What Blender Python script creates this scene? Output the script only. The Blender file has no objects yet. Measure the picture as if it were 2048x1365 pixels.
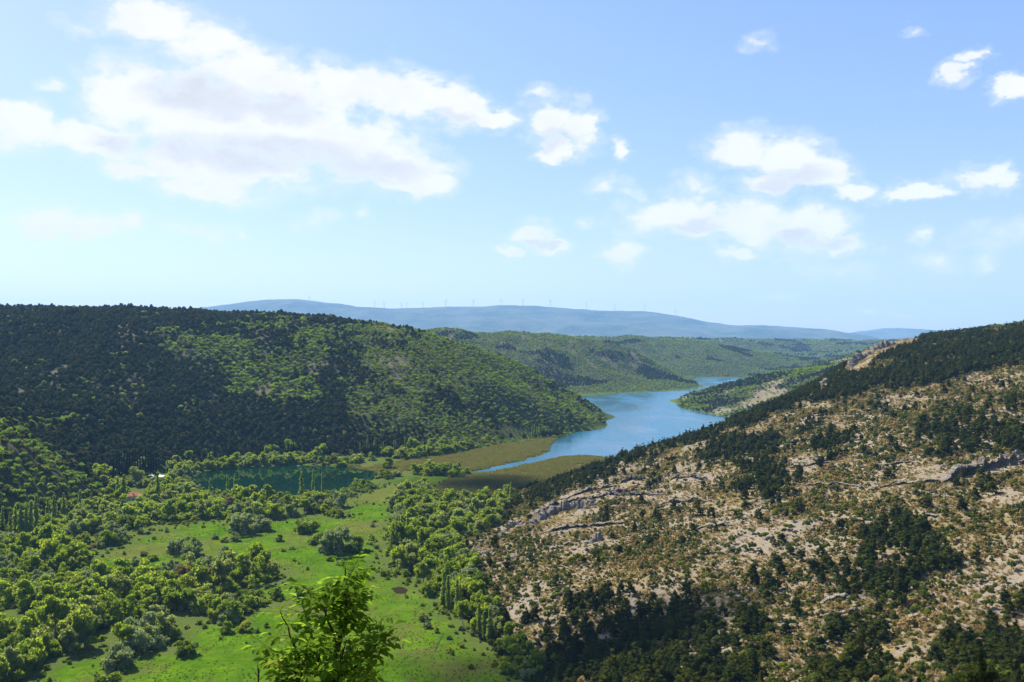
import bpy, bmesh, math, random, time
import numpy as np
from mathutils import Vector, Matrix, Quaternion

T0 = time.time()
random.seed(7)
RNG = np.random.default_rng(11)
scn = bpy.context.scene
COL = scn.collection

# ------------------------------------------------------------------ camera
CAMZ = 150.0
F = 1706.67          # focal length in photo pixels (30 mm on 36 mm, 2048 px wide)
CX, CY = 1024.0, 682.5
cam_d = bpy.data.cameras.new('camera')
cam_d.lens = 30.0
cam_d.sensor_width = 36.0
cam_d.clip_start = 0.3
cam_d.clip_end = 60000.0
cam = bpy.data.objects.new('camera', cam_d)
COL.objects.link(cam)
cam.location = (0, 0, CAMZ)
cam.rotation_euler = (math.radians(90), 0, 0)
scn.camera = cam

# ------------------------------------------------------------------ light
SUN_EL = math.radians(45)
SUN_AZ = math.radians(-46)          # measured from +Y towards +X
SUN_DIR = Vector((math.sin(SUN_AZ) * math.cos(SUN_EL), math.cos(SUN_AZ) * math.cos(SUN_EL), math.sin(SUN_EL)))
sun_d = bpy.data.lights.new('sun', 'SUN')
sun_d.energy = 5.0
sun_d.angle = math.radians(0.5)
sun_d.color = (1.0, 0.93, 0.80)
sun = bpy.data.objects.new('sun', sun_d)
COL.objects.link(sun)
sun.rotation_euler = (-SUN_DIR).to_track_quat('-Z', 'Y').to_euler()
sun.location = (0, 0, 3000)

scn.view_settings.view_transform = 'Standard'
scn.view_settings.look = 'None'
scn.view_settings.exposure = 1.40
scn.view_settings.gamma = 1.0
scn.view_settings.use_curve_mapping = False
scn.render.engine = 'CYCLES'
cy = scn.cycles
cy.use_denoising = True
try:
    cy.denoiser = 'OPENIMAGEDENOISE'
except Exception:
    pass
cy.max_bounces = 5
cy.diffuse_bounces = 3
cy.glossy_bounces = 2
cy.transmission_bounces = 3
cy.volume_bounces = 1
cy.transparent_max_bounces = 12
cy.sample_clamp_indirect = 6.0
cy.use_adaptive_sampling = True
cy.adaptive_threshold = 0.015


def N(nt, kind, ins=None, **props):
    n = nt.nodes.new(kind)
    for k, v in props.items():
        setattr(n, k, v)
    for k, v in (ins or {}).items():
        s = n.inputs[k]
        if isinstance(v, bpy.types.NodeSocket):
            nt.links.new(v, s)
        else:
            s.default_value = v
    return n


def M(nt, op, a, b=None, c=None, clamp=False):
    ins = {0: a}
    if b is not None:
        ins[1] = b
    if c is not None:
        ins[2] = c
    return N(nt, 'ShaderNodeMath', ins, operation=op, use_clamp=clamp).outputs[0]


def VM(nt, op, a, b=None, c=None, out=0):
    ins = {0: a}
    if b is not None:
        ins[1] = b
    if c is not None:
        ins[2] = c
    return N(nt, 'ShaderNodeVectorMath', ins, operation=op).outputs[out]


def MIX(nt, f, a, b, blend='MIX'):
    n = nt.nodes.new('ShaderNodeMix')
    n.data_type = 'RGBA'
    n.blend_type = blend
    n.clamp_factor = True
    for idx, v in ((0, f), (6, a), (7, b)):
        if isinstance(v, bpy.types.NodeSocket):
            nt.links.new(v, n.inputs[idx])
        else:
            if idx and len(v) == 3:
                v = (*v, 1)
            n.inputs[idx].default_value = v
    return n.outputs[2]


def RANGE(nt, v, a, b, c=0.0, d=1.0, smooth=True):
    n = N(nt, 'ShaderNodeMapRange', {0: v, 1: a, 2: b, 3: c, 4: d})
    n.interpolation_type = 'SMOOTHSTEP' if smooth else 'LINEAR'
    return n.outputs[0]


def NOISE(nt, vec, scale, detail=4, rough=0.55, dist=0.0, out=0):
    n = N(nt, 'ShaderNodeTexNoise', {'Scale': scale, 'Detail': detail, 'Roughness': rough, 'Distortion': dist})
    nt.links.new(vec, n.inputs['Vector'])
    return n.outputs[out]


# ------------------------------------------------------------------ sky with clouds (world)
def build_world():
    w = bpy.data.worlds.new('World')
    scn.world = w
    w.use_nodes = True
    nt = w.node_tree
    nt.nodes.clear()
    sky = N(nt, 'ShaderNodeTexSky', sky_type='NISHITA')
    sky.sun_disc = False
    sky.sun_elevation = SUN_EL
    sky.sun_rotation = SUN_AZ
    sky.altitude = 100
    sky.air_density = 1.15
    sky.dust_density = 0.6
    sky.ozone_density = 2.2
    gen = N(nt, 'ShaderNodeTexCoord').outputs['Generated']
    sep = N(nt, 'ShaderNodeSeparateXYZ', {0: gen})
    x, y, z = sep.outputs
    az = M(nt, 'ARCTAN2', x, y)
    r = M(nt, 'SQRT', M(nt, 'ADD', M(nt, 'MULTIPLY', x, x), M(nt, 'MULTIPLY', y, y)))
    el = M(nt, 'DIVIDE', z, M(nt, 'MAXIMUM', r, 0.02))
    P = N(nt, 'ShaderNodeCombineXYZ', {0: az, 1: el, 2: 0.0}).outputs[0]
    # turbulent displacement of the cloud outlines
    stretch = VM(nt, 'MULTIPLY', P, (1.0, 1.5, 1.0))
    n1 = NOISE(nt, stretch, 15.0, 8, 0.66, out=1)
    n2 = NOISE(nt, stretch, 5.5, 2, 0.5, out=1)
    d1 = VM(nt, 'MULTIPLY', VM(nt, 'SUBTRACT', n1, (0.5, 0.5, 0.5)), (0.085, 0.055, 0.0))
    d2 = VM(nt, 'MULTIPLY', VM(nt, 'SUBTRACT', n2, (0.5, 0.5, 0.5)), (0.07, 0.035, 0.0))
    PW = VM(nt, 'ADD', VM(nt, 'ADD', P, d1), d2)

    def chain(blobs, vec):
        acc = None
        for (bx, by, rx, ry) in blobs:
            t = (bx - CX) / F
            a = math.atan(t)
            c = math.cos(a)
            e = (CY - by) / F * c
            ru, rv = rx / F * c * c, ry / F * c
            q = VM(nt, 'MULTIPLY_ADD', vec, (1 / ru, 1 / rv, 0), (-a / ru, -e / rv, 0))
            d = VM(nt, 'DOT_PRODUCT', q, q, out=1)
            acc = d if acc is None else M(nt, 'MINIMUM', acc, d)
        return acc

    solid = [(290, 30, 95, 48), (400, 85, 115, 62), (490, 140, 120, 70), (590, 180, 110, 55), (700, 175, 110, 52),
             (800, 190, 95, 55), (905, 222, 85, 44), (970, 240, 60, 22), (270, 190, 110, 78), (400, 225, 180, 95),
             (560, 260, 190, 92), (690, 295, 160, 78), (790, 335, 110, 52), (850, 362, 70, 26), (200, 285, 130, 42),
             (70, 255, 70, 50), (15, 225, 50, 34), (430, 330, 200, 50),
             (410, 378, 120, 24), (300, 355, 70, 20),
             (70, 445, 70, 30), (165, 455, 80, 26), (245, 450, 45, 18),
             (1105, 250, 58, 46), (1150, 258, 42, 48), (1110, 302, 36, 20), (1232, 292, 24, 21),
             (1480, 290, 85, 42), (1575, 310, 95, 50), (1645, 342, 85, 44), (1545, 365, 80, 26), (1710, 385, 50, 16),
             (1315, 428, 80, 50), (1395, 452, 75, 34), (1500, 448, 100, 48), (1595, 455, 105, 46), (1685, 480, 70, 20),
             (1465, 512, 38, 20), (1065, 474, 52, 26), (1105, 495, 46, 18), (1240, 507, 48, 19), (1020, 508, 36, 9),
             (1950, 362, 60, 34), (1995, 370, 45, 26), (1835, 395, 70, 16), (1915, 155, 46, 27), (1955, 125, 38, 18), (2025, 188, 52, 20)]
    faint = [(150, 50, 36, 16), (115, 165, 34, 14), (385, 455, 55, 14), (487, 463, 17, 14), (625, 450, 40, 16), (715, 430, 16, 11),
             (600, 380, 28, 15), (500, 395, 70, 16), (1208, 365, 36, 18), (1252, 378, 24, 11), (1370, 372, 40, 26), (1412, 396, 36, 18),
             (1525, 75, 24, 20), (1815, 74, 22, 10), (1540, 606, 52, 11), (1720, 621, 18, 8), (1790, 622, 18, 9),
             (2000, 470, 70, 28), (1862, 515, 46, 18), (1665, 540, 52, 22), (1965, 516, 36, 10), (1190, 440, 20, 10), (1855, 465, 18, 12),
             (1080, 195, 30, 16), (1140, 200, 22, 16)]
    fine = NOISE(nt, stretch, 26.0, 7, 0.62)
    big = NOISE(nt, stretch, 9.0, 4, 0.55)
    s1 = M(nt, 'SUBTRACT', 1.0, chain(solid, PW))
    s2 = M(nt, 'MULTIPLY', M(nt, 'SUBTRACT', 0.75, chain(faint, PW)), 0.5)
    # clouds in the rest of the sky, same cover as in view, on a flat layer
    inv = M(nt, 'DIVIDE', 1.0, M(nt, 'ADD', M(nt, 'MAXIMUM', z, 0.0), 0.12))
    flat = N(nt, 'ShaderNodeCombineXYZ', {0: M(nt, 'MULTIPLY', x, inv), 1: M(nt, 'MULTIPLY', y, inv), 2: 4.3}).outputs[0]
    nfar = NOISE(nt, flat, 1.15, 7, 0.58)
    gen_c = RANGE(nt, nfar, 0.52, 0.74, -1.0, 1.0, False)
    out_a = RANGE(nt, M(nt, 'ABSOLUTE', az), 0.60, 0.72)
    out_e = RANGE(nt, el, 0.43, 0.55)
    outside = M(nt, 'MAXIMUM', out_a, out_e)
    gen_c = M(nt, 'ADD', gen_c, RANGE(nt, outside, 0, 1, -2.0, 0.0, False))
    body = M(nt, 'MAXIMUM', M(nt, 'MAXIMUM', s1, s2), M(nt, 'MAXIMUM', gen_c, -1.5))
    dens = M(nt, 'ADD', body, M(nt, 'ADD', M(nt, 'MULTIPLY_ADD', fine, 1.9, -1.0), M(nt, 'MULTIPLY_ADD', big, 0.8, -0.42)))
    alpha = RANGE(nt, dens, -0.22, 0.70)
    veil = M(nt, 'ADD', M(nt, 'MULTIPLY', body, 0.6), M(nt, 'MULTIPLY_ADD', fine, 2.4, -1.2))
    alpha = M(nt, 'MAXIMUM', alpha, M(nt, 'MULTIPLY', RANGE(nt, veil, -0.65, 0.55), 0.42))
    # grey undersides and folds
    shade_b = [(520, 312, 230, 40), (720, 335, 130, 30), (400, 190, 130, 40), (560, 215, 90, 30), (330, 300, 120, 22), (1560, 372, 90, 16), (1100, 285, 50, 16), (1080, 492, 50, 10), (1620, 478, 110, 14), (1370, 462, 70, 18),
               (1600, 350, 90, 22), (880, 245, 70, 16), (300, 120, 90, 22)]
    sh = RANGE(nt, M(nt, 'SUBTRACT', 1.0, chain(shade_b, PW)), -0.5, 0.9)
    fold = RANGE(nt, NOISE(nt, stretch, 15.0, 5, 0.6), 0.42, 0.68)
    sh = M(nt, 'ADD', M(nt, 'MULTIPLY', sh, 0.75), M(nt, 'MULTIPLY', fold, 0.25), clamp=True)
    sh = M(nt, 'MULTIPLY', sh, RANGE(nt, dens, 0.05, 0.8))
    ccol = MIX(nt, sh, (7.9, 7.8, 7.95), (5.9, 5.98, 6.02))
    # only above the horizon
    alpha = M(nt, 'MULTIPLY', alpha, RANGE(nt, el, 0.0, 0.05))
    alpha = M(nt, 'MULTIPLY', alpha, 0.97)
    skyc = N(nt, 'ShaderNodeHueSaturation', {'Saturation': 1.22, 'Value': 1.02, 'Color': sky.outputs[0]}).outputs[0]
    skyc = MIX(nt, 1.0, skyc, (0.154, 0.139, 0.168), 'MULTIPLY')
    skyc = N(nt, 'ShaderNodeGamma', {0: skyc, 1: 0.66}).outputs[0]
    skyc = VM(nt, 'MULTIPLY', skyc, (6.75, 7.15, 8.3))
    col = MIX(nt, alpha, skyc, ccol)
    bg = N(nt, 'ShaderNodeBackground', {'Color': col, 'Strength': 0.0515})
    out = N(nt, 'ShaderNodeOutputWorld')
    nt.links.new(bg.outputs[0], out.inputs[0])
    w.cycles.sampling_method = 'NONE'


build_world()


# ------------------------------------------------------------------ helpers
def tag(o, label=None, cat=None, group=None, kind=None):
    if label:
        o['label'] = label
    if cat:
        o['category'] = cat
    if group:
        o['group'] = group
    if kind:
        o['kind'] = kind
    return o


def mesh_arr(name, V, faces, mats=(), midx=None, smooth=False, attrs=None):
    """faces: list of (n,k) int arrays"""
    me = bpy.data.meshes.new(name)
    V = np.asarray(V, np.float32)
    me.vertices.add(len(V))
    me.vertices.foreach_set('co', V.ravel())
    faces = [np.asarray(f, np.int32) for f in faces if len(f)]
    tot = np.concatenate([np.full(len(f), f.shape[1], np.int32) for f in faces])
    idx = np.concatenate([f.ravel() for f in faces])
    me.loops.add(len(idx))
    me.loops.foreach_set('vertex_index', idx)
    me.polygons.add(len(tot))
    st = np.zeros(len(tot), np.int32)
    st[1:] = np.cumsum(tot)[:-1]
    me.polygons.foreach_set('loop_start', st)
    for m in mats:
        me.materials.append(m)
    if midx is not None:
        me.polygons.foreach_set('material_index', np.asarray(midx, np.int32))
    me.polygons.foreach_set('use_smooth', np.full(len(tot), smooth))
    for k, v in (attrs or {}).items():
        v = np.asarray(v, np.float32)
        if v.ndim == 1:
            me.attributes.new(k, 'FLOAT', 'POINT').data.foreach_set('value', v)
        else:
            me.attributes.new(k, 'FLOAT_COLOR', 'POINT').data.foreach_set('color', v.ravel())
    me.update(calc_edges=True)
    return me


def obj(name, me, parent=None, loc=None, rz=0.0, sc=None):
    o = bpy.data.objects.new(name, me)
    COL.objects.link(o)
    if parent is not None:
        o.parent = parent
    if loc is not None:
        o.location = loc
    if rz:
        o.rotation_euler = (0, 0, rz)
    if sc is not None:
        o.scale = sc if hasattr(sc, '__len__') else (sc, sc, sc)
    return o


# gradient noise -----------------------------------------------------
_perm = np.random.default_rng(3).permutation(256).astype(np.int64)
_perm = np.concatenate([_perm, _perm])
_ga = np.random.default_rng(5).uniform(0, 2 * math.pi, 256)
_gx, _gy = np.cos(_ga), np.sin(_ga)


def perlin(x, y):
    xi = np.floor(x).astype(np.int64)
    yi = np.floor(y).astype(np.int64)
    xf, yf = x - xi, y - yi
    xi &= 255
    yi &= 255
    u = xf * xf * xf * (xf * (xf * 6 - 15) + 10)
    v = yf * yf * yf * (yf * (yf * 6 - 15) + 10)

    def g(ix, iy, dx, dy):
        h = _perm[_perm[ix & 255] + (iy & 255)]
        return _gx[h] * dx + _gy[h] * dy
    a = g(xi, yi, xf, yf)
    b = g(xi + 1, yi, xf - 1, yf)
    c = g(xi, yi + 1, xf, yf - 1)
    d = g(xi + 1, yi + 1, xf - 1, yf - 1)
    return (a + (b - a) * u) * (1 - v) + (c + (d - c) * u) * v


def fbm(x, y, wl, octs=4, rough=0.5, seed=0.0):
    s = np.zeros_like(x, dtype=float)
    amp, f = 1.0, 1.0 / wl
    for k in range(octs):
        s += amp * perlin(x * f + 17.3 * k + seed, y * f - 9.1 * k + seed * 1.7)
        amp *= rough
        f *= 2.03
    return s * 1.4


def sstep(a, b, v):
    t = np.clip((v - a) / (b - a), 0, 1)
    return t * t * (3 - 2 * t)


# pixel -> world ---------------------------------------------------------
def at(px, py, Y):
    return ((px - CX) / F * Y, Y, CAMZ - (py - CY) / F * Y)


def fl(px, py, z=0.0):
    Y = (CAMZ - z) * F / (py - CY)
    return ((px - CX) / F * Y, Y, z)


def project(p):
    p = np.asarray(p, float)
    Y = np.maximum(p[:, 1], 1e-3)
    return CX + p[:, 0] / Y * F, CY + (CAMZ - p[:, 2]) / Y * F


def inpoly(px, py, poly):
    poly = np.asarray(poly, float)
    ins = np.zeros(px.shape, bool)
    j = len(poly) - 1
    for i in range(len(poly)):
        xi, yi = poly[i]
        xj, yj = poly[j]
        if yi != yj:
            c = ((yi > py) != (yj > py)) & (px < (xj - xi) * (py - yi) / (yj - yi) + xi)
            ins ^= c
        j = i
    return ins


def sdpoly(x, y, poly):
    """signed distance, negative inside"""
    poly = np.asarray(poly, float)
    d = np.full(x.shape, 1e18)
    n = len(poly)
    for i in range(n):
        ax, ay = poly[i]
        bx, by = poly[(i + 1) % n]
        ex, ey = bx - ax, by - ay
        L = ex * ex + ey * ey + 1e-9
        t = np.clip(((x - ax) * ex + (y - ay) * ey) / L, 0, 1)
        dd = (x - ax - t * ex) ** 2 + (y - ay - t * ey) ** 2
        d = np.minimum(d, dd)
    d = np.sqrt(d)
    return np.where(inpoly(x, y, poly), -d, d)


def fpoly(pts):
    return [fl(a, b)[:2] for a, b in pts]


# ------------------------------------------------------------------ terrain
LAKE = fpoly([(1145, 791), (1180, 788.5), (1250, 786), (1320, 783), (1375, 778), (1397, 774), (1392, 766), (1380, 759), (1400, 755.5), (1480, 755.5),
              (1500, 760), (1440, 772), (1400, 785), (1352, 806), (1362, 817), (1440, 833), (1540, 838), (1560, 862), (1400, 895), (1270, 915),
              (1225, 915), (1180, 911.5), (1125, 914), (1090, 921), (1040, 934), (990, 943), (948, 948), (944, 945), (985, 935), (1040, 922), (1088, 909),
              (1092, 898), (1100, 884), (1150, 866), (1190, 857), (1214, 850), (1208, 838), (1180, 820), (1150, 800)])
POND = fpoly([(378, 958), (400, 948), (440, 939), (500, 935), (600, 931), (690, 934), (745, 941), (757, 946), (748, 958), (725, 970), (690, 980),
              (640, 988), (560, 992), (480, 990), (420, 984), (385, 970)])
REED1 = fpoly([(640, 924), (740, 936), (800, 925), (900, 911), (1000, 893), (1075, 879), (1112, 878), (1105, 890), (1088, 907), (1040, 921), (985, 934),
               (944, 944), (900, 946), (830, 941), (775, 952), (745, 940)])
REED2 = fpoly([(862, 985), (900, 962), (950, 949), (1000, 942), (1090, 922), (1125, 915), (1180, 912.5), (1228, 916), (1240, 935), (1100, 990),
               (1000, 1008), (920, 1008), (880, 1000)])
MEADOW = fpoly([(205, 1125), (240, 1105), (340, 1056), (430, 1045), (480, 1060), (560, 1045), (620, 1036), (690, 1040), (715, 1010), (770, 1015),
                (775, 1060), (745, 1090), (735, 1120), (770, 1160), (800, 1175), (840, 1210), (880, 1245), (920, 1280), (980, 1320), (1030, 1365),
                (1100, 1450), (60, 1450), (100, 1365), (140, 1328), (260, 1325), (370, 1308), (400, 1285), (425, 1250), (500, 1262), (525, 1222),
                (575, 1212), (525, 1200), (485, 1192), (590, 1168), (602, 1150), (570, 1132), (500, 1122), (400, 1150), (330, 1160), (250, 1156), (205, 1142)])
MEADOW2 = fpoly([(-150, 1225), (0, 1232), (48, 1236), (30, 1266), (-150, 1285)])
MEADOW3 = fpoly([(690, 1005), (760, 985), (800, 960), (850, 955), (905, 962), (870, 978), (800, 985), (760, 1010)])
POOL = fpoly([(778, 1178), (790, 1171), (806, 1172), (819, 1183), (818, 1191), (806, 1194), (788, 1186)])

CTRL = []


def cp(px, py, Y):
    CTRL.append(at(px, py, Y))


def cg(px, py):
    CTRL.append(fl(px, py))


def cy_(px, Y, z):
    CTRL.append(((px - CX) / F * Y, Y, z))


def rhz(px, py):
    Y = (CAMZ - 8.1) / ((py - CY) / F + 0.27 * (px - CX) / F)
    CTRL.append(at(px, py, Y))


for a in [(0, 1085), (120, 1045), (230, 1010), (300, 985), (400, 940), (500, 926), (600, 919), (700, 921), (800, 913), (900, 906), (1000, 889),
          (1100, 868), (1213, 851), (-300, 1100), (-600, 1110)]:
    cg(*a)
for a in [(0, 855, 760), (60, 880, 800), (120, 925, 850), (200, 975, 850), (0, 960, 690), (-300, 790, 800), (-300, 950, 690),
          (0, 790, 1040), (0, 705, 1230), (0, 636, 1420), (200, 810, 1080), (200, 705, 1260), (200, 638, 1450), (400, 850, 1100), (400, 740, 1290),
          (400, 646, 1500), (600, 850, 1165), (600, 745, 1350), (600, 657, 1560), (800, 850, 1195), (800, 755, 1370), (800, 668, 1640),
          (900, 855, 1230), (900, 765, 1400), (900, 681, 1690), (1000, 850, 1310), (1000, 775, 1450), (1000, 717, 1690), (1060, 742, 1690),
          (1100, 833, 1420), (1100, 795, 1550), (1105, 770, 1670), (1160, 808, 1640), (1200, 838, 1600), (-300, 630, 1400), (-300, 700, 1150), (-700, 600, 1400),
          # second spur
          (920, 664, 2900), (1000, 673, 2950), (1130, 681, 3000), (1200, 688, 3000), (1260, 704, 2980), (1330, 739, 2920), (1380, 767, 2830),
          (1050, 737, 2620), (1150, 737, 2700), (1250, 742, 2760), (1100, 702, 2850), (1330, 765, 2700),
          # third ridge and far slopes
          (1180, 677, 4000), (1290, 680, 4300), (1400, 684, 4400), (1460, 694, 4200), (1510, 714, 4000), (1560, 741, 3750), (1350, 722, 3750), (1440, 732, 3650),
          (1260, 702, 3850), (1500, 702, 5600), (1600, 716, 5300), (1600, 685, 6000), (1700, 686, 6000), (1730, 702, 5500), (1480, 684, 5800), (1850, 690, 5500),
          # right spur
          (1420, 779, 2060), (1500, 757, 2060), (1560, 747, 2060), (1630, 738, 2060), (1700, 722, 2000), (1450, 806, 1860), (1550, 792, 1790), (1620, 772, 1760)]:
    cp(*a)
for a in [(900, 2150, 150), (1000, 2050, 85), (1100, 1950, 25), (1160, 1900, -10), (1100, 2200, -8), (1000, 2250, 60), (1050, 2350, 10),
          (1260, 3220, 95), (1400, 3000, -12), (1200, 3350, 125), (1100, 3400, 150), (1560, 4500, 25), (1450, 3150, -12), (1560, 3200, -5), (1650, 3400, 20),
          (1420, 2330, -5), (1470, 2600, -8), (1560, 2650, 35), (1660, 2650, 85), (1800, 2400, 130), (1560, 1540, -2), (1620, 1450, 18), (1720, 1500, 62),
          (1240, 960, -6), (1330, 1000, -6), (1440, 1060, 12), (1440, 1210, -8), (1560, 1200, 48), (1560, 1370, 0), (1640, 1200, 82), (1720, 1350, 105),
          (1840, 1420, 135), (2048, 1150, 166), (2048, 1500, 160), (2300, 1100, 190), (2300, 1700, 170), (2300, 2600, 150), (2000, 2000, 140), (1900, 3200, 110), (1800, 4200, 90),
          (2400, 4000, 140), (800, 2300, 160), (400, 2300, 165), (0, 2300, 170), (-600, 2300, 180), (500, 3200, 165), (800, 3200, 168), (0, 3600, 170),
          (500, 4600, 155), (1000, 4400, 158), (1000, 5500, 150), (1300, 5400, 149), (-800, 4500, 165)]:
    cy_(*a)
for px in range(-1500, 4000, 500):
    cy_(px, 7000, 146)
    cy_(px, 9000, 144)
for a in [(1355, 808), (1375, 820), (1440, 832), (1150, 793), (1250, 787), (1320, 784), (1395, 776), (1365, 757), (1480, 756), (1420, 756)]:
    cg(*a)
for a in [(860, 1098), (882, 1150), (915, 1215), (955, 1270), (1005, 1325), (1050, 1380)]:
    cg(*a)
for a in [(1100, 1250), (1100, 1110), (1200, 1200), (1200, 1010), (1400, 1250), (1400, 1100), (1400, 950), (1600, 1250), (1600, 1050), (1600, 900), (1800, 1200),
          (1800, 1000), (1800, 830), (2000, 1200), (2000, 1000), (2000, 850), (2000, 740), (2250, 1000), (2250, 800), (2250, 1250),
          (2048, 660), (1970, 665), (1900, 669), (1840, 676), (1780, 686), (1720, 710), (1690, 732), (1640, 768), (1560, 803), (1440, 852), (1330, 893), (1240, 920),
          (1200, 938), (1100, 988), (1000, 1034), (920, 1068)]:
    rhz(*a)
for a in [(300, 1250, -22), (500, 1100, -22), (650, 1250, -22), (700, 1040, -22), (560, 962, -18), (850, 960, -18), (1000, 920, -10), (1080, 950, -12),
          (1300, 825, -18), (1260, 865, -20), (150, 1320, -22), (-100, 1250, -20), (-300, 1300, -15), (1180, 890, -15), (1280, 800, -12), (780, 1250, -18), (700, 1150, -22),
          (850, 1330, -15), (300, 1100, -18), (100, 1180, -18)]:
    x_, y_, _ = fl(a[0], a[1])
    CTRL.append((x_, y_, a[2]))
for a in [(0, 0, 148.2), (-300, 0, 140), (300, 0, 152), (0, 12, 141.0), (0, 40, 122), (0, 100, 84), (0, 200, 28), (0, 275, 0), (-150, 200, 15), (-150, 290, -5), (-300, 260, 0),
          (-120, 100, 80), (0, -200, 190), (-400, -200, 180), (400, -200, 190), (-600, 200, 40), (-900, 500, 30), (900, 600, 215), (1500, 800, 240), (1500, 1500, 200),
          (700, 200, 175), (400, 100, 150)]:
    CTRL.append(a)
for px, l in ((1000, ((60, 118), (100, 94), (200, 38), (300, 8))), (1150, ((60, 119), (100, 98), (150, 74), (200, 52), (270, 24))),
              (1350, ((60, 120), (100, 101), (150, 78), (200, 58), (260, 36))), (1700, ((60, 121), (100, 102), (150, 81), (210, 60))), (2048, ((60, 122), (100, 103), (150, 83), (200, 66)))):
    for Y, z in l:
        cy_(px, Y, z)

CT = np.array(CTRL)
# drop near-duplicate sites
keep = []
for i, p in enumerate(CT):
    if all(np.hypot(*(p[:2] - CT[j][:2])) > 9 for j in keep):
        keep.append(i)
CT = CT[keep]
_S = 1000.0
_C2 = (0.045) ** 2
_xy = CT[:, :2] / _S


def _phi(d2):
    return np.sqrt(d2 + _C2)


_n = len(CT)
_A = np.zeros((_n + 3, _n + 3))
_d2 = ((_xy[:, None, :] - _xy[None, :, :]) ** 2).sum(-1)
_A[:_n, :_n] = _phi(_d2) - np.eye(_n) * 0.0006
_A[:_n, _n] = 1
_A[:_n, _n + 1:] = _xy
_A[_n, :_n] = 1
_A[_n + 1:, :_n] = _xy.T
_w = np.linalg.solve(_A, np.concatenate([CT[:, 2], [0, 0, 0]]))


def rbf(x, y):
    out = np.empty(x.shape)
    xf, yf = x.ravel() / _S, y.ravel() / _S
    o = out.ravel()
    for i in range(0, len(xf), 20000):
        xs_, ys_ = xf[i:i + 20000].astype(np.float32), yf[i:i + 20000].astype(np.float32)
        d2 = (xs_[:, None] - _xy[None, :, 0].astype(np.float32)) ** 2 + (ys_[:, None] - _xy[None, :, 1].astype(np.float32)) ** 2
        o[i:i + 20000] = np.sqrt(d2 + np.float32(_C2)) @ _w[:_n] + _w[_n] + _w[_n + 1] * xs_ + _w[_n + 2] * ys_
    return o.reshape(x.shape)


def lines(*segs):
    a = [segs[0][0]]
    for s, e, st in segs:
        n = max(1, int(round((e - s) / st)))
        a += list(np.linspace(s, e, n + 1)[1:])
    return np.array(a)


XS = lines((-9000, -1500, 100), (-1500, -420, 8), (-420, 660, 3), (660, 1500, 8), (1500, 9000, 100))
YS = lines((-80, 150, 5), (150, 1100, 3), (1100, 2200, 6), (2200, 4600, 10), (4600, 9500, 70))
GX, GY = np.meshgrid(XS, YS)          # [iy, ix]
DIVX = lambda y: np.interp(y, [0, 300, 600, 900, 1200, 1600, 2000, 2500, 2750, 3500], [-120, -110, -130, -180, 100, 330, 360, 615, 690, 900])
HB = rbf(GX, GY)
is_right = (GX > DIVX(GY)) & (GY < 2750)
right_near = (GX > DIVX(GY)) & (GY < 1500)
hillw = sstep(2, 40, HB)
far_soft = sstep(40, 160, GY)
rug = fbm(GX, GY, 170, 4, 0.5, 2.0) * 7.0 + fbm(GX, GY, 45, 3, 0.5, 8.0) * 2.0
# gullies running down the left slopes
gul = 1 - np.abs(fbm(GX + 0.35 * GY, GY * 0.35, 150, 3, 0.5, 31.0)) * 2
rug_left = rug + gul * 5 - 3
rug_right = fbm(GX, GY, 120, 3, 0.5, 2.0) * 3.0 + fbm(GX, GY, 26, 4, 0.55, 8.0) * 1.6
rug_left = rug_left + sstep(1900, 2500, GY) * ((1 - np.abs(fbm(GX + 0.5 * GY, GY * 0.6, 520, 3, 0.5, 37)) * 2.2) * 16 - 9 + fbm(GX, GY, 200, 3, 0.5, 39) * 8) * sstep(8, 60, HB)
HN = HB + hillw * far_soft * np.where(right_near, rug_right, rug_left)
# limestone strata: small steps on the right slope
strat = HN + 0.09 * GX * 0 + 0.05 * GY
per = 7.0
ph = strat / per + fbm(GX, GY, 220, 2, 0.5, 51) * 1.3
fr = ph - np.floor(ph)
step_amp = 1.1 * sstep(5, 18, HN) * right_near * sstep(230, 320, GY) * (0.4 + 0.6 * sstep(-0.1, 0.3, fbm(GX, GY, 90, 2, 0.5, 77)))
HN = HN + step_amp * (sstep(0.0, 0.22, fr) - fr)
sd_lake = sdpoly(GX, GY, LAKE)
sd_pond = sdpoly(GX, GY, POND)
sd_pool = sdpoly(GX, GY, POOL) + 1.2 + fbm(GX, GY, 9, 3, 0.6, 19) * 2.6
sdw = np.minimum(np.minimum(sd_lake, sd_pond), sd_pool * 1.0)
sdw = sdw + fbm(GX, GY, 26, 3, 0.5, 4) * 3.0 * (np.minimum(sd_lake, sd_pond) < sd_pool)
floor = np.clip(sdw * 0.12, -3.0, 1.1) + 0.25 * fbm(GX, GY, 40, 3, 0.5, 9) * sstep(6, 20, sdw)
k = 3.0
h = np.clip(0.5 + 0.5 * (HN - floor) / k, 0, 1)
# lake shores: hills meet the water directly
HZ = floor * (1 - h) + HN * h + k * h * (1 - h) * 0.5
inlake = (sd_lake < 8) | (sd_pond < 4)
HZ = np.where(inlake & (HB < 6), np.minimum(HZ, np.maximum(floor, HN)), HZ)


def ground(x, y):
    x = np.atleast_1d(np.asarray(x, float))
    y = np.atleast_1d(np.asarray(y, float))
    i = np.clip(np.searchsorted(XS, x) - 1, 0, len(XS) - 2)
    j = np.clip(np.searchsorted(YS, y) - 1, 0, len(YS) - 2)
    tx = np.clip((x - XS[i]) / (XS[i + 1] - XS[i]), 0, 1)
    ty = np.clip((y - YS[j]) / (YS[j + 1] - YS[j]), 0, 1)
    return (HZ[j, i] * (1 - tx) + HZ[j, i + 1] * tx) * (1 - ty) + (HZ[j + 1, i] * (1 - tx) + HZ[j + 1, i + 1] * tx) * ty


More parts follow.
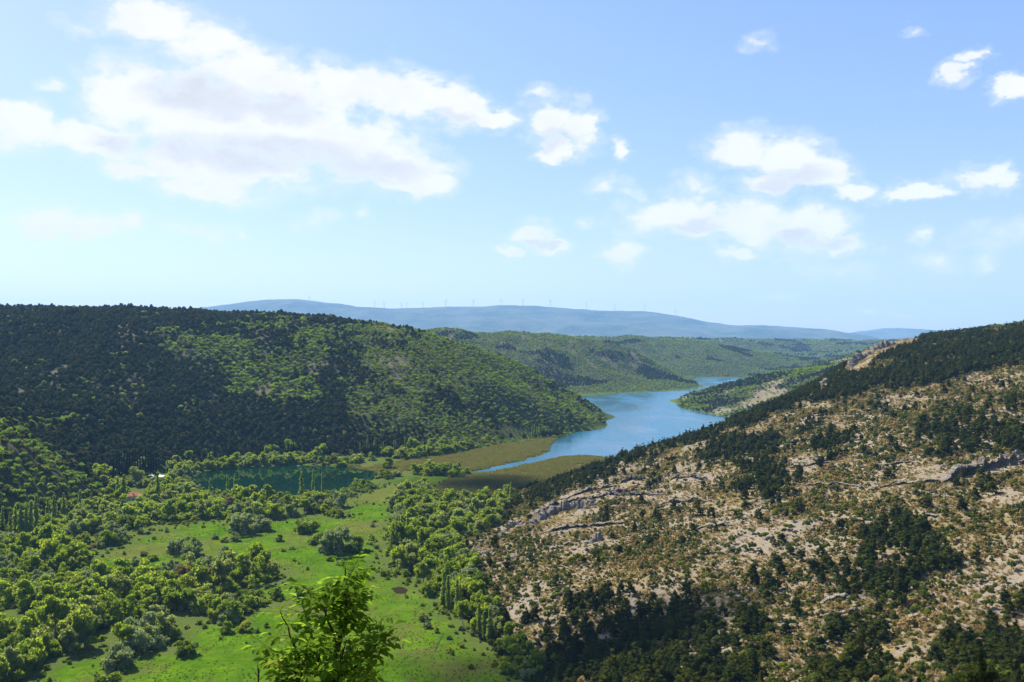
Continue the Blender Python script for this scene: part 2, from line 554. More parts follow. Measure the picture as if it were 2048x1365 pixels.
def gfield(A, x, y):
    i = np.clip(np.searchsorted(XS, x), 0, len(XS) - 1)
    j = np.clip(np.searchsorted(YS, y), 0, len(YS) - 1)
    return A[j, i]


def hit(px, py, y0=45.0):
    """first ground point seen through a pixel"""
    Y = y0 * (8000 / y0) ** (np.arange(1600) / 1599)
    X = (px - CX) / F * Y
    Z = CAMZ - (py - CY) / F * Y
    d = Z - ground(X, Y)
    w = np.where(d <= 0)[0]
    if not len(w):
        return None
    i = max(w[0], 1)
    t = d[i - 1] / (d[i - 1] - d[i] + 1e-9)
    y = Y[i - 1] + (Y[i] - Y[i - 1]) * t
    x = (px - CX) / F * y
    return Vector((x, y, float(ground(x, y)[0])))


def visible(p, top, slack=1.5, ns=70):
    """is the top of a plant standing at p seen over the terrain?"""
    p = np.asarray(p, float)
    vis = np.ones(len(p), bool)
    t = np.linspace(0.06, 0.985, ns)
    for i in range(0, len(p), 8000):
        q = p[i:i + 8000]
        zt = q[:, 2] + top[i:i + 8000] + slack
        x = q[:, 0][:, None] * t
        y = q[:, 1][:, None] * t
        z = CAMZ + (zt - CAMZ)[:, None] * t
        g = ground(x.ravel(), y.ravel()).reshape(x.shape)
        vis[i:i + 8000] = ~((g > z + 0.5).any(1))
    return vis


# ground cover weights --------------------------------------------------------
sd_m = np.minimum(np.minimum(sdpoly(GX, GY, MEADOW), sdpoly(GX, GY, MEADOW2)), sdpoly(GX, GY, MEADOW3))
sd_r1 = sdpoly(GX, GY, REED1)
sd_r2 = sdpoly(GX, GY, REED2)
wob = fbm(GX, GY, 35, 3, 0.5, 14) * 8
w_me = (1 - sstep(-6, 8, sd_m + wob)) * (HB < 8)
w_re = (1 - sstep(-3, 5, np.minimum(sd_r1, sd_r2) + wob * 0.4)) * (HB < 6)
w_ro = right_near * sstep(1.0, 9, HB) * sstep(150, 260, GY)
spur_ro = (GX > DIVX(GY)) * (GY >= 1500) * (GY < 2750) * sstep(0.22, 0.42, fbm(GX, GY, 120, 4, 0.55, 61)) * 0.7
rocky_left = (~is_right) * sstep(0.30, 0.52, fbm(GX * 1.3 + GY * 0.3, GY * 0.6, 70, 4, 0.6, 41)) * sstep(30, 80, HB)
w_ro = np.clip(w_ro + spur_ro + rocky_left * 0.45, 0, 1)
w_fl = (1 - sstep(2, 10, HB))                        # moist valley floor


# ------------------------------------------------------------------ materials
def new_mat(name):
    m = bpy.data.materials.new(name)
    m.use_nodes = True
    nt = m.node_tree
    nt.nodes.clear()
    out = N(nt, 'ShaderNodeOutputMaterial')
    return m, nt, out


def principled(nt, out, color, rough=0.8, bump=None, spec=0.2, bstr=0.5, bdist=0.1, **ins):
    p = N(nt, 'ShaderNodeBsdfPrincipled', {'Roughness': rough, 'Specular IOR Level': spec})
    if isinstance(color, bpy.types.NodeSocket):
        nt.links.new(color, p.inputs['Base Color'])
    else:
        p.inputs['Base Color'].default_value = (*color, 1)
    for k, v in ins.items():
        p.inputs[k].default_value = v
    if bump is not None:
        b = N(nt, 'ShaderNodeBump', {'Strength': bstr, 'Distance': bdist, 'Height': bump})
        nt.links.new(b.outputs[0], p.inputs['Normal'])
    nt.links.new(p.outputs[0], out.inputs[0])
    return p


def plain(name, c, rough=0.7, var=0.15, scale=4.0, spec=0.2):
    m, nt, out = new_mat(name)
    pos = N(nt, 'ShaderNodeTexCoord').outputs['Object']
    n = NOISE(nt, pos, scale, 5, 0.6)
    col = MIX(nt, n, tuple(v * (1 - var) for v in c), tuple(min(1, v * (1 + var)) for v in c))
    principled(nt, out, col, rough, bump=n, bstr=0.25, bdist=0.02, spec=spec)
    return m


def ground_material():
    m, nt, out = new_mat('ground_cover')
    geo = N(nt, 'ShaderNodeNewGeometry')
    pos = geo.outputs['Position']
    cov = N(nt, 'ShaderNodeAttribute', attribute_name='cover')
    sep = N(nt, 'ShaderNodeSeparateColor', {0: cov.outputs['Color']})
    wm, wr, we = sep.outputs
    wf = cov.outputs['Alpha']
    nA = NOISE(nt, pos, 0.012, 5, 0.6)
    nB = NOISE(nt, pos, 0.055, 6, 0.62)
    nC = NOISE(nt, pos, 0.35, 6, 0.65)
    nD = NOISE(nt, pos, 1.3, 5, 0.7)
    # hillside soil under the trees, with pale stones
    soil = MIX(nt, nB, (0.030, 0.040, 0.016), (0.075, 0.082, 0.038))
    soil = MIX(nt, RANGE(nt, nC, 0.64, 0.76), soil, (0.10, 0.095, 0.075))
    # wet undergrowth of the valley
    under = MIX(nt, nB, (0.045, 0.065, 0.014), (0.080, 0.105, 0.024))
    base = MIX(nt, wf, soil, under)
    # meadow
    gr = MIX(nt, RANGE(nt, nB, 0.3, 0.7), (0.042, 0.098, 0.003), (0.082, 0.150, 0.005))
    gr = MIX(nt, RANGE(nt, nC, 0.38, 0.72), gr, (0.032, 0.072, 0.005))
    dry = RANGE(nt, M(nt, 'ADD', nA, M(nt, 'MULTIPLY_ADD', nC, 0.5, -0.25)), 0.45, 0.60)
    gr = MIX(nt, M(nt, 'MULTIPLY', dry, 0.60), gr, (0.095, 0.078, 0.028))
    base = MIX(nt, wm, base, gr)
    # reed litter
    re = MIX(nt, nB, (0.075, 0.065, 0.02), (0.120, 0.092, 0.032))
    base = MIX(nt, we, base, re)
    # limestone scree with dry grass
    scree = MIX(nt, RANGE(nt, nD, 0.3, 0.7), (0.122, 0.099, 0.074), (0.250, 0.208, 0.158))
    scree = MIX(nt, RANGE(nt, nB, 0.45, 0.66), scree, (0.178, 0.156, 0.130))
    grass = MIX(nt, nC, (0.115, 0.088, 0.040), (0.205, 0.160, 0.080))
    scree = MIX(nt, RANGE(nt, M(nt, 'ADD', nC, M(nt, 'MULTIPLY_ADD', nA, 0.8, -0.4)), 0.50, 0.62), scree, grass)
    low = MIX(nt, nD, (0.050, 0.060, 0.022), (0.095, 0.090, 0.038))
    scree = MIX(nt, RANGE(nt, NOISE(nt, pos, 0.16, 6, 0.7), 0.54, 0.65), scree, low)
    base = MIX(nt, wr, base, scree)
    # bare steep faces read as grey rock
    steep = RANGE(nt, N(nt, 'ShaderNodeSeparateXYZ', {0: geo.outputs['Normal']}).outputs[2], 0.62, 0.78, 1.0, 0.0)
    base = MIX(nt, M(nt, 'MULTIPLY', steep, wr), base, MIX(nt, nC, (0.12, 0.11, 0.10), (0.30, 0.28, 0.25)))
    hgt = M(nt, 'ADD', M(nt, 'MULTIPLY', nC, 1.0), M(nt, 'MULTIPLY', nD, 0.45))
    principled(nt, out, base, 0.95, bump=hgt, bstr=0.75, bdist=1.3, spec=0.0)
    return m


def water_material(name, deep, rough, bump_s, streak=True):
    m, nt, out = new_mat(name)
    pos = N(nt, 'ShaderNodeNewGeometry').outputs['Position']
    sp = VM(nt, 'MULTIPLY', pos, (1.0, 0.28, 1.0))
    st = NOISE(nt, VM(nt, 'MULTIPLY', pos, (1.0, 0.45, 1.0)), 0.007, 5, 0.6, 0.6)
    rip = NOISE(nt, sp, 0.8, 4, 0.6)
    col = MIX(nt, RANGE(nt, st, 0.35, 0.65), deep, tuple(c * 1.5 for c in deep))
    p = principled(nt, out, col, rough, bump=rip, bstr=bump_s, bdist=0.25, spec=0.5, IOR=1.33)
    if streak:
        nt.links.new(RANGE(nt, st, 0.38, 0.62, rough * 0.75, rough * 1.35), p.inputs['Roughness'])
    return m


def foliage(name, c1, c2, c3=None, trans=0.30, rnd=0.5, c3at=0.62):
    """leaf colour varies leaf-clump by leaf-clump (attribute tint) and plant by plant"""
    m, nt, out = new_mat(name)
    tint = N(nt, 'ShaderNodeAttribute', attribute_name='tint').outputs['Fac']
    oi = N(nt, 'ShaderNodeObjectInfo').outputs['Random']
    f = M(nt, 'ADD', M(nt, 'MULTIPLY', tint, 1 - rnd), M(nt, 'MULTIPLY', oi, rnd))
    col = MIX(nt, f, c1, c2)
    if c3 is not None:
        r2 = M(nt, 'FRACT', M(nt, 'MULTIPLY', oi, 17.37))
        col = MIX(nt, RANGE(nt, r2, c3at, c3at + 0.3), col, c3)
    bs = N(nt, 'ShaderNodeBsdfPrincipled', {'Roughness': 0.8, 'Specular IOR Level': 0.02})
    nt.links.new(col, bs.inputs['Base Color'])
    tr = N(nt, 'ShaderNodeBsdfTranslucent')
    tc = MIX(nt, 0.5, col, (1.0, 0.95, 0.25), 'MULTIPLY')
    tc = N(nt, 'ShaderNodeHueSaturation', {'Value': 1.9, 'Color': tc}).outputs[0]
    nt.links.new(tc, tr.inputs[0])
    mx = N(nt, 'ShaderNodeMixShader', {0: trans})
    nt.links.new(bs.outputs[0], mx.inputs[1])
    nt.links.new(tr.outputs[0], mx.inputs[2])
    nt.links.new(mx.outputs[0], out.inputs[0])
    return m


M_GROUND = ground_material()
M_LAKE = water_material('lake_water', (0.008, 0.062, 0.100), 0.22, 0.16)
M_POND = water_material('pond_water', (0.001, 0.012, 0.006), 0.03, 0.05, False)
M_POOL = plain('marsh_mud', (0.022, 0.017, 0.010), 0.8, 0.4, 0.4, 0.0)
M_BARK = plain('bark', (0.075, 0.058, 0.042), 0.9, 0.4, 3.0)
M_PALEBARK = plain('pale_bark', (0.17, 0.15, 0.12), 0.9, 0.35, 3.0)
M_PINE = foliage('pine_needles', (0.017, 0.026, 0.005), (0.040, 0.052, 0.009), (0.058, 0.066, 0.010), 0.20)
M_PINE_L = foliage('hill_pine_needles', (0.018, 0.027, 0.008), (0.037, 0.050, 0.013), (0.054, 0.056, 0.016), 0.20)
M_OAK = foliage('broad_leaves', (0.098, 0.155, 0.017), (0.215, 0.295, 0.034), (0.075, 0.085, 0.022), 0.47)
M_OAKF = foliage('far_broad_leaves', (0.105, 0.165, 0.020), (0.220, 0.300, 0.040), (0.080, 0.095, 0.026), 0.45)
M_WILLOW = foliage('willow_leaves', (0.108, 0.165, 0.014), (0.232, 0.295, 0.030), (0.180, 0.215, 0.065), 0.48)
M_GREYW = foliage('grey_willow_leaves', (0.120, 0.165, 0.060), (0.200, 0.245, 0.105), None, 0.30)
M_BUSH = foliage('bush_leaves', (0.072, 0.115, 0.012), (0.155, 0.205, 0.022), (0.210, 0.245, 0.030), 0.45)
M_NEARB = foliage('near_bush_leaves', (0.022, 0.036, 0.006), (0.058, 0.080, 0.012), (0.060, 0.075, 0.012), 0.30)
M_SLOPEB = foliage('slope_shrub_leaves', (0.040, 0.060, 0.012), (0.088, 0.115, 0.020), (0.150, 0.175, 0.026), 0.36, 0.5, 0.72)
M_RUST = foliage('budding_leaves', (0.160, 0.120, 0.040), (0.210, 0.160, 0.055), None, 0.30)
M_POPLAR = foliage('poplar_leaves', (0.140, 0.195, 0.045), (0.225, 0.290, 0.070), None, 0.46)
M_CYP = foliage('cypress_needles', (0.007, 0.013, 0.005), (0.014, 0.022, 0.008), None, 0.06)
M_GARR = foliage('scrub_leaves', (0.044, 0.062, 0.014), (0.102, 0.116, 0.026), (0.240, 0.182, 0.080), 0.32, 0.5, 0.42)
M_TUFT = foliage('dry_grass', (0.155, 0.115, 0.046), (0.285, 0.218, 0.098), (0.100, 0.095, 0.034), 0.35)
M_REED = foliage('reed_blades', (0.092, 0.102, 0.030), (0.165, 0.142, 0.052), (0.084, 0.112, 0.030), 0.35)
M_LEAF = foliage('ash_leaves', (0.078, 0.145, 0.012), (0.160, 0.245, 0.026), None, 0.54, 0.55)
M_SHOOT = foliage('young_shoot_leaves', (0.190, 0.230, 0.020), (0.230, 0.270, 0.030), None, 0.45)
M_MGRASS = foliage('meadow_blades', (0.030, 0.088, 0.002), (0.062, 0.140, 0.004), (0.085, 0.085, 0.020), 0.35)
M_TWIG = plain('twig_bark', (0.060, 0.042, 0.030), 0.85, 0.3, 30.0)


def rock_material():
    m, nt, out = new_mat('limestone')
    pos = N(nt, 'ShaderNodeNewGeometry').outputs['Position']
    lay = NOISE(nt, VM(nt, 'MULTIPLY', pos, (0.10, 0.10, 1.1)), 1.0, 5, 0.65, 0.3)
    n = NOISE(nt, pos, 0.7, 6, 0.7)
    crk = N(nt, 'ShaderNodeTexVoronoi', {'Scale': 0.45}, feature='DISTANCE_TO_EDGE')
    nt.links.new(VM(nt, 'ADD', pos, VM(nt, 'SCALE', NOISE(nt, pos, 0.5, 3, 0.6, out=1), None)), crk.inputs['Vector'])
    col = MIX(nt, RANGE(nt, lay, 0.35, 0.65), (0.085, 0.078, 0.070), (0.250, 0.225, 0.190))
    col = MIX(nt, RANGE(nt, n, 0.45, 0.70), col, (0.180, 0.148, 0.110))
    col = MIX(nt, RANGE(nt, n, 0.38, 0.24), col, (0.045, 0.045, 0.042))
    hgt = M(nt, 'ADD', M(nt, 'ADD', M(nt, 'MULTIPLY', lay, 1.2), n), M(nt, 'MULTIPLY', RANGE(nt, crk.outputs[0], 0, 0.12), 0.5))
    principled(nt, out, col, 0.9, bump=hgt, bstr=0.9, bdist=0.9, spec=0.1)
    return m


M_ROCK = rock_material()

# ------------------------------------------------------------------ terrain mesh
ny, nx = GX.shape
V = np.stack([GX, GY, HZ], -1).reshape(-1, 3)
ii = (np.arange(ny - 1)[:, None] * nx + np.arange(nx - 1)[None, :]).ravel()
Fq = np.stack([ii, ii + 1, ii + nx + 1, ii + nx], -1)
cover = np.stack([w_me, w_ro, w_re, w_fl], -1).reshape(-1, 4)
terr = obj('terrain', mesh_arr('terrain', V, [Fq], [M_GROUND], smooth=True, attrs={'cover': cover}))
tag(terr, kind='structure')


def water_sheet(name, poly, z, mat, cell, grow):
    P = np.asarray(poly)
    x0, y0 = P.min(0) - grow - cell
    x1, y1 = P.max(0) + grow + cell
    xs = np.arange(x0, x1, cell)
    ys = np.arange(y0, y1, cell)
    gx, gy = np.meshgrid(xs, ys)
    sd = sdpoly(gx, gy, poly)
    m = sd < grow
    q = m[:-1, :-1] | m[1:, :-1] | m[:-1, 1:] | m[1:, 1:]
    n = len(xs)
    jj, ic = np.where(q)
    a = jj * n + ic
    f = np.stack([a, a + 1, a + n + 1, a + n], -1)
    used, inv = np.unique(f, return_inverse=True)
    V = np.stack([gx.ravel()[used], gy.ravel()[used], np.full(len(used), z)], -1)
    o = obj(name, mesh_arr(name, V, [inv.reshape(-1, 4)], [mat]))
    tag(o, kind='structure')
    return o


water_sheet('lake', LAKE, 0.0, M_LAKE, 8.0, 14.0)
water_sheet('pond', POND, 0.0, M_POND, 6.0, 12.0)
water_sheet('marsh_pool', POOL, 0.02, M_POOL, 1.5, 3.0)


# far mountains ----------------------------------------------------------
def mountain(name, crest, Yc, Yb, mat, seed):
    pxs = np.linspace(crest[0][0], crest[-1][0], 420)
    cyv = np.interp(pxs, [c[0] for c in crest], [c[1] for c in crest])
    ker = np.hanning(15)
    ker /= ker.sum()
    cyv = np.convolve(np.pad(cyv, 7, mode='edge'), ker, 'valid')
    T = np.linspace(0, 1.6, 90)
    PX, TT = np.meshgrid(pxs, T)
    Y = Yb + (Yc - Yb) * TT
    X = (PX - CX) / F * Yc
    zc = CAMZ + (CY - cyv) / F * Yc
    prof = np.where(TT < 1, sstep(0, 1, TT) * 0.55 + TT * 0.45, 1 - 0.55 * (TT - 1))
    z0 = 120.0
    fade = np.clip(np.minimum(TT * 4, 1), 0, 1)
    edge = np.clip(1 - np.abs(TT - 1) * 5, 0, 1)
    Z = z0 + (zc[None, :] - z0) * prof + fade * (fbm(X, Y, 2400, 4, 0.5, seed) * 120 * (1 - edge) - 50 * (1 - edge) + fbm(X, Y, 360, 3, 0.5, seed + 5) * 12)
    n = len(pxs)
    V = np.stack([X, Y, Z], -1).reshape(-1, 3)
    a = (np.arange(len(T) - 1)[:, None] * n + np.arange(n - 1)[None, :]).ravel()
    o = obj(name, mesh_arr(name, V, [np.stack([a, a + 1, a + n + 1, a + n], -1)], [mat], smooth=True))
    tag(o, kind='structure')
    return lambda px: (float((px - CX) / F * Yc), Yc, float(np.interp(px, pxs, zc)))


def mountain_material():
    m, nt, out = new_mat('scrub_mountain')
    pos = N(nt, 'ShaderNodeNewGeometry').outputs['Position']
    n = NOISE(nt, pos, 0.0016, 6, 0.62)
    f = NOISE(nt, pos, 0.012, 6, 0.7)
    col = MIX(nt, RANGE(nt, n, 0.35, 0.65), (0.034, 0.050, 0.024), (0.080, 0.090, 0.050))
    col = MIX(nt, RANGE(nt, f, 0.55, 0.72), col, (0.140, 0.130, 0.110))
    principled(nt, out, col, 0.95, bump=f, bstr=0.6, bdist=30.0, spec=0.05)
    return m


M_MTN = mountain_material()
crest_a = mountain('mountain', [(-900, 650), (0, 645), (200, 636), (300, 626), (400, 615), (480, 606), (540, 599), (580, 597.5), (640, 603), (700, 611), (750, 616), (820, 617),
                                (900, 613), (960, 613), (1040, 610), (1100, 614), (1180, 621), (1290, 622.5), (1350, 631), (1420, 645), (1460, 650.5), (1540, 651), (1580, 654), (1640, 672), (1690, 684), (1900, 692)],
                   17000, 12500, M_MTN, 3.0)
mountain('mountain', [(1480, 695), (1600, 690), (1640, 682), (1680, 671), (1720, 663), (1780, 656), (1830, 657), (1880, 661), (2000, 666), (2300, 662), (2700, 670), (3200, 680)], 20000, 16500, M_MTN, 9.0)
print('terrain', round(time.time() - T0, 1))

# ------------------------------------------------------------------ plant prototypes
_bm = bmesh.new()
bmesh.ops.create_icosphere(_bm, subdivisions=1, radius=1.0)
ICO_V = np.array([v.co[:] for v in _bm.verts])
ICO_F = np.array([[v.index for v in f.verts] for f in _bm.faces])
_bm.free()


def leaf_cloud(rng, clumps, n_leaf, size, core=0.8, up=0.35, aspect=0.65, orient=0.7):
    """clumps: list of (centre, radii). Returns V, tri, quads, tint"""
    Vs, Ts, Qs, tint = [], [], [], []
    off = 0
    for c, r in clumps:
        c = np.asarray(c, float)
        r = np.asarray(r, float)
        t0 = rng.uniform(0, 1)
        if core > 0:
            v = ICO_V * (1 + rng.normal(0, 0.13, (len(ICO_V), 1))) * r * core + c
            Vs.append(v)
            Ts.append(ICO_F + off)
            tint.append(np.full(len(v), t0 * 0.8))
            off += len(v)
        d = rng.normal(size=(n_leaf, 3))
        d[:, 2] += up
        d /= np.linalg.norm(d, axis=1, keepdims=True)
        p = c + d * r * rng.uniform(0.72, 1.12, (n_leaf, 1))
        nrm = d / r * r.mean() * orient + rng.normal(0, 0.45, (n_leaf, 3))
        nrm /= np.linalg.norm(nrm, axis=1, keepdims=True)
        a = np.cross(nrm, rng.normal(size=(n_leaf, 3)))
        a /= np.linalg.norm(a, axis=1, keepdims=True) + 1e-9
        b = np.cross(nrm, a)
        s = size * rng.uniform(0.65, 1.35, (n_leaf, 1))
        v = np.stack([p - a * s, p - b * s * aspect, p + a * s, p + b * s * aspect], 1).reshape(-1, 3)
        Vs.append(v)
        Qs.append(np.arange(n_leaf * 4).reshape(-1, 4) + off)
        tint.append(np.repeat(np.clip(t0 * 0.7 + rng.uniform(0, 0.3, n_leaf), 0, 1), 4))
        off += n_leaf * 4
    return np.concatenate(Vs), (np.concatenate(Ts) if Ts else np.zeros((0, 3), int)), np.concatenate(Qs), np.concatenate(tint)


def tube(path, radii, sides=6, off=0):
    path = [Vector(p) for p in path]
    V, Fc = [], []
    for i, p in enumerate(path):
        d = (path[min(i + 1, len(path) - 1)] - path[max(i - 1, 0)]).normalized()
        a = d.orthogonal().normalized()
        b = d.cross(a)
        for s in range(sides):
            t = 2 * math.pi * s / sides
            V.append(p + (a * math.cos(t) + b * math.sin(t)) * radii[i])
    for i in range(len(path) - 1):
        for s in range(sides):
            s2 = (s + 1) % sides
            Fc.append((off + i * sides + s, off + i * sides + s2, off + (i + 1) * sides + s2, off + (i + 1) * sides + s))
    return [tuple(v) for v in V], Fc


def trunk_arr(rng, h, r, limbs, spread):
    V, Q = [], []
    lean = rng.normal(0, 0.03, 2)
    pts = [(lean[0] * z * 1.2 + rng.normal(0, 0.02) * z, lean[1] * z * 1.2, z) for z in np.linspace(-0.6, h, 6)]
    v, q = tube(pts, [r * (1.15 - 0.9 * i / 5) for i in range(6)], 6)
    V += v
    Q += q
    for i in range(limbs):
        t = rng.uniform(0.35, 0.9)
        a = rng.uniform(0, 2 * math.pi)
        b = Vector(pts[int(t * 5)])
        L = spread * rng.uniform(0.5, 0.9)
        e = b + Vector((math.cos(a) * L, math.sin(a) * L, L * rng.uniform(0.2, 0.7)))
        m = (b + e) / 2 + Vector((0, 0, -0.06 * L))
        v, q = tube([b, m, e], [r * 0.42, r * 0.28, r * 0.1], 4, len(V))
        V += v
        Q += q
    return np.array(V), np.array(Q)


def cl_round(rng, w, h, n, base=0.25, rr=(0.26, 0.42)):
    """rounded broad crown made of overlapping leaf clumps"""
    out = []
    cz = h * (base + (1 - base) / 2)
    hz = h * (1 - base) / 2
    sx, sy = rng.uniform(0.85, 1.1, 2)
    for i in range(n):
        d = rng.normal(size=3)
        d /= np.linalg.norm(d)
        if d[2] < -0.5:
            d[2] *= -0.5
        k = rng.uniform(0.25, 0.78)
        r = w / 2 * rng.uniform(*rr)
        c = (d[0] * w / 2 * k * sx, d[1] * w / 2 * k * sy, cz + d[2] * hz * k)
        out.append((c, (r, r, r * rng.uniform(0.75, 1.0))))
    return out


def cl_dome(rng, w, h, n, rr=(0.24, 0.4)):
    """shrub mound that reaches the ground, several uneven heads"""
    out = []
    heads = [(rng.normal(0, 0.25) * w / 2, rng.normal(0, 0.25) * w / 2, rng.uniform(0.65, 1.0)) for _ in range(4)]
    for i in range(n):
        hx, hy, hk = heads[i % 4]
        a = rng.uniform(0, 2 * math.pi)
        k = math.sqrt(rng.uniform(0, 1)) * 0.72
        x, y = hx * 0.8 + math.cos(a) * k * w / 2, hy * 0.8 + math.sin(a) * k * w / 2
        R = min(1.0, math.hypot(x, y) / (w / 2))
        top = h * hk * math.sqrt(max(0.05, 1 - R * R))
        r = w / 2 * rng.uniform(*rr)
        z = r * 0.35 if i % 3 == 0 else max(r * 0.4, top * rng.uniform(0.3, 1.0) - r * 0.5)
        out.append(((x, y, z), (r, r, r * rng.uniform(0.7, 0.95))))
    return out


def cl_pine(rng, w, h, levels=7):
    out = []
    base = rng.uniform(0.12, 0.22)
    for i in range(levels):
        t = i / (levels - 1)
        z = h * (base + (0.95 - base) * t)
        R = w / 2 * (1 - t) ** 0.75 * rng.uniform(0.8, 1.1) + 0.05 * w
        m = max(1, int(round(6 * (1 - t) + 0.6)))
        a0 = rng.uniform(0, 6.28)
        for j in range(m):
            a = a0 + j * 6.283 / m + rng.normal(0, 0.25)
            k = R * rng.uniform(0.5, 0.85)
            r = (0.16 + 0.22 * (1 - t)) * w / 2 * rng.uniform(0.8, 1.3) + 0.06 * w
            out.append(((math.cos(a) * k, math.sin(a) * k, z + rng.normal(0, 0.03) * h), (r, r, r * 0.62)))
        out.append(((0, 0, z), (R * 0.45 + 0.03 * w, R * 0.45 + 0.03 * w, h / levels * 0.6)))
    return out


def cl_column(rng, w, h, n, base=0.08, sharp=0.55):
    out = []
    for i in range(n):
        t = (i + rng.uniform(0, 1)) / n
        z = h * (base + (0.97 - base) * t)
        R = w / 2 * min(1.0, (1 - t) ** sharp * 1.15) * min(1.0, 0.45 + t * 4)
        a = rng.uniform(0, 6.283)
        k = R * rng.uniform(0.0, 0.55)
        r = max(0.12 * w, R * rng.uniform(0.5, 0.75))
        out.append(((math.cos(a) * k, math.sin(a) * k, z), (r, r, r * rng.uniform(1.3, 2.0))))
    return out


STORE = []          # prototypes: kept out of the scene collection


class Proto:
    def __init__(self, name, clumps, n_leaf, size, mat, trunk=None, bark=None, rng=None, core=0.8, up=0.35, aspect=0.65):
        v, t, q, ti = leaf_cloud(rng, clumps, n_leaf, size, core, up, aspect)
        self.height = float(v[:, 2].max())
        self.crown = mesh_arr(name + '_crown', v, [t, q], [mat], attrs={'tint': ti})
        self.trunk = None
        if trunk is not None:
            tv, tq = trunk
            self.trunk = mesh_arr(name + '_trunk', tv, [tq], [bark], smooth=True)
            V = np.concatenate([v, tv])
            q2 = np.concatenate([q, tq + len(v)])
            mi = np.zeros(len(t) + len(q2), int)
            mi[len(t) + len(q):] = 1
            whole = mesh_arr(name, V, [t, q2], [mat, bark], midx=mi, attrs={'tint': np.concatenate([ti, np.zeros(len(tv))])})
        else:
            whole = self.crown
        self.whole = whole
        self.ob = bpy.data.objects.new(name + '_source', whole)
        STORE.append(self.ob)


def protos(name, n, maker):
    return [maker(name + '_%d' % i, np.random.default_rng(1000 + i * 17 + sum(map(ord, name)))) for i in range(n)]


def mk_pine(lv, nl, sz, mat=None):
    def f(nm, r):
        h = r.uniform(7.0, 9.5)
        w = h * r.uniform(0.62, 0.88)
        return Proto(nm, cl_round(r, w, h * 0.92, lv + 5, 0.05, (0.26, 0.44)) + cl_pine(r, w * 0.9, h, lv - 2)[::2], nl, sz, mat or M_PINE, trunk_arr(r, h * 0.85, 0.17, 4, w * 0.4), M_BARK, r, core=0.72, up=0.2, aspect=0.4)
    return f


def mk_hillpine(nl, sz):
    def f(nm, r):
        h = r.uniform(9.5, 12.5)
        w = h * r.uniform(0.72, 0.98)
        return Proto(nm, cl_round(r, w * 1.05, h * 0.95, 12, 0.12, (0.32, 0.52)) + [((r.normal(0, 0.1) * w, r.normal(0, 0.1) * w, h * 0.86), (w * 0.2, w * 0.2, h * 0.13))], nl, sz, M_PINE_L, trunk_arr(r, h * 0.8, 0.22, 2, w * 0.4), M_BARK, r, core=0.8, up=0.2)
    return f


def mk_oak(nl, sz, mat, nc=12):
    def f(nm, r):
        h = r.uniform(6.0, 8.0)
        w = h * r.uniform(0.95, 1.25)
        return Proto(nm, cl_round(r, w, h, nc, 0.15), nl, sz, mat, trunk_arr(r, h * 0.6, 0.18, 3, w * 0.3), M_BARK, r)
    return f


def mk_willow(nl, sz, mat, nc=26):
    def f(nm, r):
        h = r.uniform(8.0, 10.5)
        w = h * r.uniform(1.05, 1.4)
        return Proto(nm, cl_dome(r, w, h, nc, (0.20, 0.34)), nl, sz, mat, trunk_arr(r, h * 0.7, 0.25, 5, w * 0.3), M_PALEBARK, r, core=0.78, up=0.5)
    return f


def mk_tree(nl, sz, mat, nc=26):
    def f(nm, r):
        h = r.uniform(10.0, 13.0)
        w = h * r.uniform(0.75, 0.95)
        return Proto(nm, cl_round(r, w, h, nc, 0.08, (0.22, 0.36)), nl, sz, mat, trunk_arr(r, h * 0.7, 0.28, 5, w * 0.3), M_PALEBARK, r, core=0.78, up=0.4)
    return f


def mk_column(h, w, nc, nl, sz, mat, sharp):
    def f(nm, r):
        hh = h * r.uniform(0.9, 1.1)
        return Proto(nm, cl_column(r, w * r.uniform(0.85, 1.15), hh, nc, 0.10, sharp), nl, sz, mat, trunk_arr(r, hh * 0.6, 0.3, 2, w * 0.3), M_PALEBARK, r, core=0.7, up=0.3)
    return f


def mk_scrub(nl, sz, mat, nc=8):
    def f(nm, r):
        h = r.uniform(1.7, 2.5)
        w = h * r.uniform(1.1, 1.6)
        return Proto(nm, cl_dome(r, w, h, nc, (0.28, 0.45)), nl, sz, mat, None, None, r, core=0.75, up=0.4)
    return f


def mk_tuft(nm, r, mat=None):
    n = 42
    a = r.uniform(0, 6.283, n)
    k = np.sqrt(r.uniform(0, 1, n)) * 0.55
    bx, by = np.cos(a) * k, np.sin(a) * k
    L = r.uniform(0.5, 1.0, n)
    lean = r.uniform(0.2, 0.75, n)
    tx, ty = bx + np.cos(a) * L * lean, by + np.sin(a) * L * lean
    wd = 0.10
    V = np.stack([np.stack([bx - np.sin(a) * wd, by + np.cos(a) * wd, np.full(n, -0.05)], -1), np.stack([bx + np.sin(a) * wd, by - np.cos(a) * wd, np.full(n, -0.05)], -1),
                  np.stack([tx, ty, L * 0.85], -1)], 1).reshape(-1, 3)
    p = Proto.__new__(Proto)
    p.height = 0.9
    p.trunk = None
    p.crown = p.whole = mesh_arr(nm, V, [np.arange(n * 3).reshape(-1, 3)], [mat or M_TUFT], attrs={'tint': np.repeat(r.uniform(0, 1, n), 3)})
    p.ob = bpy.data.objects.new(nm + '_source', p.whole)
    return p


